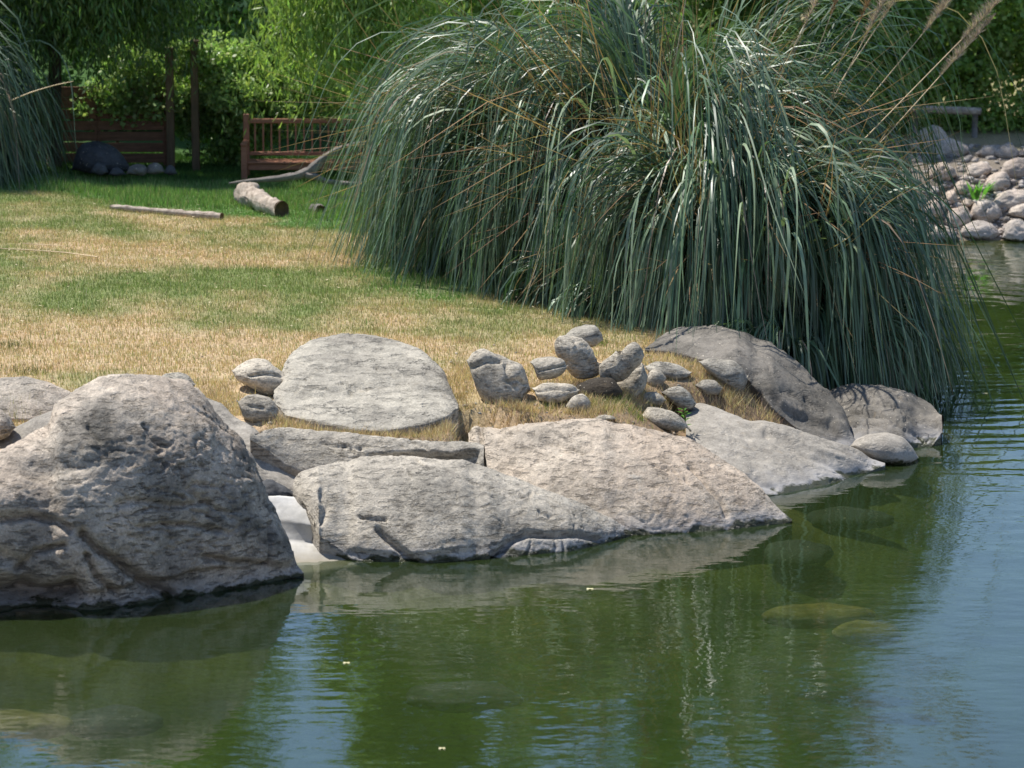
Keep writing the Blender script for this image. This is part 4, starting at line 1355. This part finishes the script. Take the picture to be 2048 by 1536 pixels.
for (u0, v0, u1, v1, Y0, cc) in [(1700, 330, 1800, -60, 47.0, 0), (1790, 100, 1850, -90, 47.2, 0), (1640, 330, 1720, -120, 47.5, 1), (1850, 160, 1950, -60, 47.2, 0), (1940, 140, 2040, -40, 46.5, 0), (1890, 270, 1990, 30, 46.5, 0),
                                 (1560, 200, 1600, -150, 48, 1), (1480, 200, 1500, -160, 48.5, 1), (1400, 180, 1405, -200, 48.5, 1), (1320, 150, 1310, -200, 49, 1), (1230, 180, 1210, -200, 49, 0), (1740, 200, 1790, -100, 47.5, 1),
                                 (1600, 120, 1680, -90, 47.2, 0), (1150, 160, 1130, -160, 49.5, 1)]:
    a = np.array(at_Y(u0, v0, Y0)); b = np.array(at_Y(u1, v1, Y0))
    c = np.array([CEN[2][0] if u0 > 1500 else CEN[1][0], Y0, 1.2])
    root = a + (a - b) * 0.6; root = 0.5 * root + 0.5 * c
    plume(pr, root, b, (0, 0, 0), 1.1, (0.46, 0.36, 0.31) if cc == 0 else (0.26, 0.16, 0.10), 0.10)

# clump at the left edge
xl, yl, _ = at_h(-130, 335, 1.6)
xl, yl = float(xl), float(yl)
pl = empty('pampas_grass', (xl, yl, gz(xl, yl)), 'smaller arching grass clump cut off by the left edge of the photo', 'ornamental grass')
CL = [(xl, yl, gz(xl, yl), 1.0, 1.0)]
V, F, C = arc_blades(9000, *clump(9000, CL, 0.6, (1.5, 5.8)), S=12)
o = child_mesh('foliage', V, F, C * np.array([0.9, 0.9, 0.9]), M['pampas'], pl); o['kind'] = 'stuff'
for i in range(40):
    a = rng.uniform(math.radians(215), math.radians(400))
    o = bpy.data.objects.new('leaf_blade', protos[i % 12]); col.objects.link(o); o.parent = pl
    o.location = (0.6 * math.cos(a), 0.6 * math.sin(a), -0.1)
    q = rng.uniform(0.4, 0.85)
    o.rotation_euler = (0, 0, a + rng.normal() * 0.25); o.scale = (q * 0.8, 1.0, q)


# ------------------------------------------------------------------ trees, shrubs and vines
def leaves(cent, size, aspect, C, droop=0.0, up=0.4):
    n_ = len(cent)
    D = rng.normal(size=(n_, 3)); D[:, 2] -= droop * 3
    D /= np.linalg.norm(D, axis=1)[:, None]
    Nn = rng.normal(size=(n_, 3)); Nn[:, 2] += up * 2
    Wd = np.cross(D, Nn); Wd /= np.linalg.norm(Wd, axis=1)[:, None] + 1e-9
    s = (size * rng.uniform(0.6, 1.3, n_))[:, None]
    V = np.stack([cent, cent + D * s * 0.45 - Wd * s * aspect / 2, cent + D * s, cent + D * s * 0.55 + Wd * s * aspect / 2], 1).reshape(-1, 3)
    return V, np.arange(n_ * 4).reshape(-1, 4), np.repeat(C, 4, axis=0)


def crown_points(n_, c, r, ncl, clr):
    """uneven crown: leaf clumps scattered in a squashed ellipsoid, denser towards its skin"""
    q = rng.normal(size=(ncl, 3)); q /= np.linalg.norm(q, axis=1)[:, None]
    q = q * (rng.random((ncl, 1)) ** 0.45) * np.array(r) + np.array(c)
    rad = clr * rng.uniform(0.5, 1.4, ncl)
    k = rng.integers(0, ncl, n_)
    g = rng.normal(size=(n_, 3)); g /= np.linalg.norm(g, axis=1)[:, None]
    return q[k] + g * (rad[k] * rng.random(n_) ** 0.4)[:, None] * np.array([1, 1, 0.75]), q


def tree(name, label, cat, X, Y, c, r, n_, colr, size=0.11, aspect=0.6, trunk=0.16, ncl=90, clr=0.6, group=None, droop=0.0, lean=0):
    z0 = gz(X, Y)
    t = empty(name, (X, Y, z0), label, cat, group)
    P, q = crown_points(n_, c, r, ncl, clr)
    P[:, 2] = np.maximum(P[:, 2], z0 + 0.05)
    cc = np.tile(colr, (n_, 1)) * (1 + 0.25 * perlin(P * 0.9))[:, None]
    V, F, C = leaves(P, size, aspect, jitc(cc, 0.22), droop)
    child_mesh('crown', V, F, C, M['leaf'], t)
    top = np.array([c[0], c[1], c[2]]) - np.array([X, Y, z0])
    pts = [np.array([0, 0, -0.1]), top * 0.33 + np.array([lean, 0, 0]), top * 0.7, top]
    link('trunk', tube_mesh('trunk', pts, [trunk, trunk * 0.8, trunk * 0.5, trunk * 0.25], M['bark'], 9, 0.25, sub=4), t)
    for i in range(7):
        e = q[rng.integers(0, len(q))] - np.array([X, Y, z0])
        s0 = top * rng.uniform(0.35, 0.8)
        link('branch', tube_mesh('branch', [s0, (s0 + e) / 2 + np.array([0, 0, 0.2]), e], [trunk * 0.35, trunk * 0.22, trunk * 0.08], M['bark'], 6, 0.2, sub=3), t)
    return t


DK = (0.08, 0.14, 0.036); MD = (0.15, 0.235, 0.065); LT = (0.26, 0.35, 0.13); YG = (0.24, 0.33, 0.09)


def willow(name, label, X, Y, c, r, nst, slen, colr, trunk=0.2, dens=16, size=0.17, zmin=None):
    z0 = gz(X, Y)
    t = empty(name, (X, Y, z0), label, 'tree')
    q = rng.normal(size=(nst, 3)); q /= np.linalg.norm(q, axis=1)[:, None]; q[:, 2] = np.abs(q[:, 2]) * 1.0 - 0.15
    q = q * (rng.random((nst, 1)) ** 0.4) * np.array(r) + np.array(c)
    L = rng.uniform(0.4, 1.0, nst) * slen
    m = dens
    k = np.repeat(np.arange(nst), m); s = np.tile(np.linspace(0, 1, m), nst) + rng.random(nst * m) * 0.04
    dr = rng.normal(size=(nst, 2)) * 0.22
    P = np.stack([q[k, 0] + dr[k, 0] * s * L[k] + rng.normal(size=len(k)) * 0.06, q[k, 1] + dr[k, 1] * s * L[k] + rng.normal(size=len(k)) * 0.06, q[k, 2] - s * L[k]], 1)
    if zmin is not None:
        P = P[P[:, 2] > zmin + 0.5 * perlin(P * 1.3)]
    cc = np.tile(colr, (len(P), 1)) * (1 + 0.3 * perlin(P * 0.7))[:, None]
    V, F, C = leaves(P, size, 0.2, jitc(cc, 0.2), droop=0.75)
    child_mesh('crown', V, F, C, M['leaf'], t)
    top = np.array(c) - np.array([X, Y, z0])
    link('trunk', tube_mesh('trunk', [(0, 0, -0.1), (0.05, 0, 1.5), top * 0.6, top], [trunk, trunk * 0.85, trunk * 0.6, trunk * 0.3], M['bark'], 10, 0.25, sub=4), t)
    for i in range(9):
        e = q[rng.integers(0, nst)] - np.array([X, Y, z0]); s0 = top * rng.uniform(0.4, 0.9)
        link('branch', tube_mesh('branch', [s0, (s0 + e) / 2 + np.array([0, 0, 0.4]), e], [trunk * 0.4, trunk * 0.25, trunk * 0.08], M['bark'], 6, 0.2, sub=3), t)
    return t


xw, yw, _ = at_h(95, 335, 1.5)
willow('willow_tree', 'dark-trunked weeping tree behind the left grass clump shading the fence', float(xw), float(yw) + 0.8, (-7.6, 58.9, 5.2), (2.3, 1.1, 2.4), 3000, 2.2, DK, 0.13, zmin=2.9)
willow('willow_tree', 'bright weeping tree hanging over the bench beside the large grass clump', -2.2, 60.6, (-2.6, 59.0, 4.9), (1.7, 1.0, 1.5), 1200, 2.9, YG, 0.14, zmin=2.15)

# vine shrubs over the fence
tree('vine_shrub', 'leafy vine mounded over the fence top left of the bench', 'shrub', -4.9, 60.6, (-4.9, 60.2, 2.75), (2.3, 0.75, 0.75), 32000, LT, 0.085, 0.8, 0.05, 130, 0.30)
tree('vine_shrub', 'dense dark ivy filling the gap between the two posts and the bench', 'shrub', -4.9, 60.6, (-4.95, 60.3, 2.15), (1.05, 0.6, 0.75), 9000, MD, 0.08, 0.8, 0.04, 40, 0.3)
tree('vine_shrub', 'sparse vine trailing down the left part of the fence', 'shrub', -6.9, 60.6, (-6.7, 60.05, 2.45), (1.1, 0.18, 0.55), 2200, LT, 0.085, 0.8, 0.03, 40, 0.2)
# trees behind, each its own crown
BK = [('bushy green tree behind the fence, left of the posts', -7.4, 66, (-7.4, 66, 6.2), (2.3, 1.4, 5.6), MD, 34000),
      ('tall dark tree far left behind the fence', -10.5, 67, (-10.2, 67, 6.8), (3.0, 1.8, 6.2), MD, 30000),
      ('tall green tree behind the two upright posts', -6.1, 68, (-6.2, 68.4, 8.0), (1.7, 1.5, 7.4), MD, 36000),
      ('light green tree behind the fence between the posts and the bench', -4.4, 65, (-4.3, 65, 3.9), (1.9, 1.2, 2.5), LT, 24000),
      ('yellow-green tree behind the bench', -1.9, 66, (-1.9, 66, 7.4), (2.0, 1.4, 7.2), YG, 42000),
      ('tall green tree directly behind the large grass clump', 1.2, 69, (1.2, 69, 8.4), (3.4, 1.8, 8.2), MD, 52000),
      ('broad green tree behind the right part of the large grass clump', 4.9, 70, (5.0, 70, 7.6), (2.6, 1.6, 7.2), MD, 42000),
      ('bright yellow-green bush tree on the far right shore', 9.0, 69, (9.2, 69, 2.7), (2.9, 1.4, 2.6), YG, 32000),
      ('bright green shrub tree behind the far shore stones', 7.2, 68, (7.0, 68.2, 2.6), (1.7, 1.1, 2.2), (0.18, 0.28, 0.06), 22000),
      ('green tree cut off by the right edge above the far shore', 12.2, 68, (12.2, 68, 3.0), (2.3, 1.4, 2.8), LT, 15000)]
for lab, X, Y, c, r, cl, nn_ in BK:
    tree('broadleaf_tree', lab, 'tree', X, Y, c, r, nn_, cl, 0.17 if r[2] > 5 else 0.13, 0.6, 0.12, 130 if r[2] < 5 else 190, 0.58, group='trees behind the fence and far shore')
# a hedge mass far behind so that no bare horizon shows low down
nH = 60000
P = np.stack([rng.uniform(-60, 60, nH), 84 + 3 * rng.normal(size=nH), rng.random(nH) ** 0.8], 1)
P[:, 2] = 1.5 + P[:, 2] * (4.2 + 1.2 * perlin(P3(P[:, 0], P[:, 1] * 0) * 0.35))
V, F, C = leaves(P, 0.42, 0.7, jitc(np.tile(MD, (nH, 1)), 0.3))
tag(link('far_wood', make_mesh('far_wood', V, F, M['leaf'], C)), 'continuous dark green wood far behind the trees', 'wood', kind='stuff')

# ------------------------------------------------------------------ fence, posts, bench
fy = 60.0
xf0 = float(at_Y(60, 300, fy)[0]); xf1 = float(at_Y(331, 300, fy)[0])
zf0 = gz((xf0 + xf1) / 2, fy)
fe = empty('wooden_fence', ((xf0 + xf1) / 2, fy, zf0), 'weathered brown horizontal board fence under the vines at the left', 'fence')
ox = (xf0 + xf1) / 2
ztop = float(at_Y(200, 176, fy)[2]) - zf0
posts_x = np.linspace(xf0, xf1, 3)
nb_ = 7
pitch = ztop / nb_
for i in range(nb_):
    for a, b in zip(posts_x[:-1], posts_x[1:]):
        z0 = i * pitch + 0.03 + random.uniform(-.006, .006)
        box('board', (a - ox + 0.004, b - ox - 0.004, -0.012, 0.014, z0, z0 + pitch * (0.84 if i < 5 else 0.97)), M['fence'], fe, 0.004, 0.004)
for x in posts_x:
    box('post', (x - ox - 0.05, x - ox + 0.05, 0.018, 0.11, -0.2, ztop + 0.03), M['fence'], fe)
for (u, vt_, lab) in ((342, 100, 'left of two weathered upright posts rising through the vines'), (392, 85, 'right of two weathered upright posts rising through the vines')):
    x, y, z = at_Y(u, 322, 59.6)
    z0 = gz(float(x), 59.6); hh_ = float(at_Y(u, vt_, 59.6)[2]) - z0
    p = empty('wooden_post', (float(x), 59.6, z0), lab, 'post', 'upright posts in the vines')
    box('post_shaft', (-0.065, 0.065, -0.065, 0.065, -0.2, hh_), M['post'], p, 0.012, 0.006)
    box('cap', (-0.08, 0.08, -0.08, 0.08, hh_, hh_ + 0.04), M['post'], p, 0.01)

by_ = 58.7
bx0 = float(at_Y(487, 320, by_)[0]); bx1 = bx0 + 2.45
bz_ = gz((bx0 + bx1) / 2, by_)
be = empty('park_bench', (bx0, by_, bz_), 'reddish brown slatted wooden bench by the hedge, half behind the grass clump', 'bench')
bl = bx1 - bx0
Mb = M['bench']
bh = float(at_Y(490, 238, by_)[2]) - bz_        # top of the back
sh_ = 0.42 * bh / 0.9 + 0.0
seat_z = bh * 0.36
for x in (0.05, bl - 0.05):
    box('leg', (x - 0.05, x + 0.05, -0.55, -0.46, -0.05, bh * 0.62), Mb, be)
    box('back_post', (x - 0.05, x + 0.05, 0.02, 0.11, -0.05, bh + 0.08), Mb, be)
    box('armrest', (x - 0.055, x + 0.055, -0.58, 0.02, bh * 0.62, bh * 0.62 + 0.045), Mb, be)
box('top_rail', (0.10, bl - 0.10, 0.03, 0.10, bh - 0.075, bh), Mb, be)
box('lower_rail', (0.10, bl - 0.10, 0.03, 0.10, seat_z + 0.05, seat_z + 0.11), Mb, be)
ns_ = 16
for i in range(ns_):
    x = 0.10 + (bl - 0.20) * (i + 0.7) / (ns_ + 0.4)
    box('back_slat', (x - 0.014, x + 0.014, 0.05, 0.08, seat_z + 0.10, bh - 0.07), Mb, be, 0.003)
for i in range(4):
    y0 = -0.54 + i * 0.135
    box('seat_slat', (0.10, bl - 0.10, y0, y0 + 0.12, seat_z - 0.03, seat_z), Mb, be, 0.006)
box('front_apron', (0.10, bl - 0.10, -0.50, -0.47, seat_z - 0.14, seat_z - 0.032), Mb, be)
box('arm_brace', (0.01, 0.09, -0.45, 0.01, seat_z - 0.11, seat_z - 0.035), Mb, be)

# ------------------------------------------------------------------ rocks, branch and logs at the back of the lawn
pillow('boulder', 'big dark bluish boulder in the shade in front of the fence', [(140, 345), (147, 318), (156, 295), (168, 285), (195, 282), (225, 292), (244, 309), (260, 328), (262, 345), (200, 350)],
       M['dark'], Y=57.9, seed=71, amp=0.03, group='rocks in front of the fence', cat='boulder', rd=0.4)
BKR = [('small dark stone at the foot of the bluish boulder', [(180, 346), (186, 332), (198, 326), (212, 332), (218, 346), (200, 352)], 'dark'),
       ('grey brown stone right of the bluish boulder foot', [(216, 350), (222, 336), (236, 332), (250, 340), (252, 351), (232, 354)], 'dark'),
       ('left of the low pale mottled stones on the green grass', [(250, 350), (258, 332), (275, 326), (292, 331), (298, 345), (285, 353)], 'bank'),
       ('brightest of the low mottled stones, in the middle of the row', [(290, 348), (297, 330), (312, 323), (326, 330), (332, 346), (312, 352)], 'bank'),
       ('right of the low mottled stones on the green grass', [(326, 348), (332, 333), (343, 328), (352, 336), (355, 349), (340, 352)], 'dark')]  # the mottled row's dark rock tones paint in partial shade
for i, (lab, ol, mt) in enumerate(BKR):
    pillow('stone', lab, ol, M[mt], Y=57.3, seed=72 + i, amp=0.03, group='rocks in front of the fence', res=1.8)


def pxpts(lst, Y):
    return [np.array(at_Y(u, v, Y)) for u, v in lst]


a = pxpts([(455, 367), (500, 362), (560, 357), (600, 350), (625, 338), (645, 318), (672, 300), (705, 289), (745, 283)], 56.5)
br = empty('fallen_branch', tuple(a[0]), 'grey bare forked branch lying behind the pale log', 'branch')
off = np.array(br.location)
link('main_limb', tube_mesh('main_limb', np.array(a) - off, [0.015, 0.035, 0.05, 0.075, 0.085, 0.06, 0.05, 0.042, 0.03], M['driftwood'], 10, 0.25, 3, sub=4), br)
a = pxpts([(610, 350), (630, 352), (650, 362), (690, 367), (740, 366)], 56.45)
link('side_limb', tube_mesh('side_limb', np.array(a) - off, [0.06, 0.06, 0.04, 0.035, 0.02], M['driftwood'], 9, 0.25, 4, sub=4), br)


def log(name, label, u0, v0, u1, v1, dY, r0, r1, mat, seed, rough=0.3, mid=None):
    a = ground_hit([u0], [v0])[0] + np.array([0, 0, r0 * 0.8]); b = ground_hit([u1], [v1])[0] + np.array([0, 0, r1 * 0.8])
    t = empty(name, tuple((a + b) / 2), label, 'log')
    off = np.array(t.location)
    n_ = 40
    pts = [a + (b - a) * s for s in np.linspace(0, 1, n_)]
    rr = np.interp(np.linspace(0, 1, n_), [0, 0.06, 0.35, 0.75, 1], [r0 * 0.8, r0, r0 * 0.8 if mid is None else mid, r1 * 0.95, r1])
    me = tube_mesh('bark', np.array(pts) - off, rr, mat, 30, rough, seed)
    link('bark', me, t)
    d = (b - a) / np.linalg.norm(b - a)
    e0 = b + d * 0.004 - off
    me = tube_mesh('cut_end', [e0 - d * 0.02, e0], [r1 * 0.99, r1 * 0.93], M['log_end'], 22, rough * 0.9, seed)
    link('cut_end', me, t)
    return t


log('log', 'thick pale bleached log with a knobbly left end in the green grass', 488, 408, 562, 434, 0.10, 0.19, 0.13, M['log'], 3, 0.35, 0.16)
log('log', 'long thin pale log lying at the edge of the dry lawn', 222, 419, 444, 441, 0.1, 0.05, 0.065, M['log'], 5, 0.25)
log('log', 'short dark-ended log right of the pale log, by the grass clump', 626, 428, 643, 432, 0.12, 0.09, 0.10, M['driftwood'], 7, 0.3)
# dead stick leaning out of the left clump
a = pxpts([(20, 202), (60, 185), (110, 170), (150, 162)], 56.2)
me = tube_mesh('stick', np.array(a) - a[0], [0.010, 0.010, 0.008, 0.005], M['straw'], 6, 0.1, sub=3)
tag(link('stick', me, loc=tuple(a[0])), 'thin pale dead stick poking right out of the left grass clump', 'stick')


def straw(label, pts, r=0.008):
    g = ground_hit([p[0] for p in pts], [p[1] for p in pts]); g[:, 2] += 0.05
    me = tube_mesh('straw_stalk', g - g[0], [r] * len(pts), M['straw'], 5, 0)
    tag(link('straw_stalk', me, loc=tuple(g[0])), label, 'stalk', 'straw stalks on the lawn')


straw('long straw stalk on the lawn reaching in from the left edge', [(-20, 503), (60, 507), (130, 512), (195, 521)])
straw('shorter straw stalk on the lawn just above the long one', [(45, 494), (90, 497), (120, 498)], 0.006)

# ------------------------------------------------------------------ far shore
FS = [[(1920, 470), (1925, 450), (1950, 440), (1985, 447), (2005, 465), (1990, 480), (1940, 482)], [(1885, 445), (1895, 420), (1925, 412), (1945, 430), (1935, 452), (1900, 458)],
      [(1940, 432), (1955, 405), (1980, 398), (2005, 415), (2008, 440), (1975, 448)], [(2005, 478), (2012, 448), (2035, 440), (2075, 455), (2080, 478), (2040, 486)],
      [(1975, 405), (1990, 385), (2020, 377), (2050, 380), (2075, 400), (2040, 415), (1995, 425)], [(2012, 430), (2020, 412), (2045, 405), (2080, 415), (2080, 435), (2040, 440)],
      [(1855, 478), (1865, 455), (1890, 450), (1912, 462), (1915, 482), (1880, 486)], [(1885, 405), (1892, 385), (1910, 378), (1922, 395), (1915, 410)],
      [(1920, 412), (1924, 398), (1938, 394), (1948, 405), (1942, 418)], [(1860, 300), (1880, 283), (1910, 278), (1936, 292), (1938, 308), (1905, 316), (1870, 314)],
      [(1950, 308), (1962, 297), (1985, 292), (2005, 300), (2002, 314), (1970, 318)], [(1985, 308), (1995, 293), (2020, 290), (2040, 300), (2038, 316), (2005, 318)],
      [(1850, 360), (1860, 330), (1885, 318), (1910, 330), (1915, 355), (1880, 368)], [(1820, 300), (1835, 262), (1870, 250), (1900, 268), (1905, 300), (1860, 312)],
      [(1965, 372), (1975, 352), (2000, 345), (2020, 355), (2018, 374), (1985, 380)], [(2000, 345), (2012, 326), (2045, 320), (2080, 335), (2070, 355), (2030, 358)],
      [(1930, 350), (1940, 330), (1965, 322), (1985, 334), (1980, 352), (1950, 358)], [(1845, 430), (1855, 405), (1878, 398), (1895, 412), (1885, 435)],
      [(1905, 385), (1912, 365), (1935, 358), (1955, 370), (1948, 388), (1925, 392)], [(2030, 312), (2045, 296), (2075, 296), (2085, 312), (2060, 320)]]
FSL = ['pale stone at the waterline in the middle of the far shore', 'round stone behind the hanging strands on the far shore', 'tall whitish stone in the heap of the far shore', 'big cream stone at the waterline by the right edge',
       'wide dark-sided stone below the green plant of the far shore', 'pale stone at the right edge above the cream waterline stone', 'waterline stone of the far shore nearest the grass clump', 'small reddish stone left of the far shore plant',
       'little stone just below the far shore plant', 'sandy sunlit boulder at the top of the far shore', 'small pinkish stone at the foot of the far bushes', 'reddish grey stone right of the small pinkish one under the bushes',
       'tan stone half hidden by strands halfway up the far shore', 'tall grey boulder behind the strands at the top of the far shore', 'grey stone right of the far shore plant top', 'flat pale slab-like stone halfway up the shore at the right edge',
       'grey stone above the far shore plant', 'small stone behind the darkest strands on the far shore', 'stone just left of the far shore plant', 'dark stone under the bushes at the right edge']
for i, (ol, lab) in enumerate(zip(FS, FSL)):
    pillow('stone', lab, ol, M['shore'], seed=90 + i, amp=0.085, rd=0.2, group='stones on the far shore', res=2.2, sink=0.35)
x0, y0, z0 = at_Y(1930, 218, 67.0)
x1 = float(at_Y(1966, 218, 67.0)[0]); xa = float(at_Y(1815, 210, 67.0)[0])
me = tube_mesh('pale_beam', [(0, 0, 0), ((x1 - xa) / 2, 0, -0.02), (x1 - xa, 0, -0.05)], [0.07, 0.075, 0.07], M['log'], 10, 0.15, sub=5)
beam = empty('log_rail', (xa, 67.0, float(z0)), 'pale horizontal log rail above the far shore stones', 'rail')
link('rail_log', me, beam)
for xx in (0.15, x1 - xa - 0.15):
    link('support', tube_mesh('support', [(xx, 0, -float(z0) + gz(xa + xx, 67.0) - 0.1), (xx, 0, -0.05)], [0.06, 0.06], M['driftwood'], 8, 0.1), beam)
gq = ground_hit([1952], [400])[0]
pt = empty('leafy_plant', tuple(gq), 'bright green broad-leaved plant among the far shore stones', 'plant')
for i in range(26):
    a = rng.uniform(0, 2 * math.pi); L = rng.uniform(0.25, 0.45)
    d = np.array([math.cos(a) * 0.5, math.sin(a) * 0.5, 1.0]); w_ = np.array([-math.sin(a), math.cos(a), 0]) * 0.035
    p0 = np.array([math.cos(a), math.sin(a), 0]) * 0.12; pm = p0 + d * L * 0.5; p1 = p0 + d * L + np.array([math.cos(a), math.sin(a), -0.6]) * 0.08
    link('leaf', make_mesh('leaf', np.array([p0, pm - w_, p1, pm + w_]), np.array([[0, 1, 2, 3]]), M['leaf'], np.tile([0.10, 0.26, 0.04], (4, 1)), False), pt)

# ------------------------------------------------------------------ leaves floating on the water
for (u, v, s, lab) in [(693, 1326, 0.045, 'white curled leaf floating in the blue reflection'), (1180, 1178, 0.05, 'yellow leaf floating on the reflection of the pinkish boulder'), (884, 1497, 0.04, 'pale brown leaf floating near the bottom edge'),
                       (1970, 787, 0.05, 'white fleck floating on the green water at the right')]:
    x, y, z = at_h(u, v, 0.004)
    s *= 0.6
    th = np.linspace(0, 2 * math.pi, 13)[:-1]
    V = [(0, 0, 0.008)] + [(math.cos(t) * s * (1 + 0.2 * math.cos(2 * t)), math.sin(t) * s * 0.6, 0.006 * math.sin(3 * t) + 0.003 * abs(math.cos(t))) for t in th]
    me = make_mesh('floating_leaf', np.array(V), np.array([(0, i + 1, (i + 1) % 12 + 1) for i in range(12)]), M['yellow_leaf'])
    tag(link('floating_leaf', me, loc=(float(x), float(y), 0.004)), lab, 'leaf', 'leaves floating on the pond')
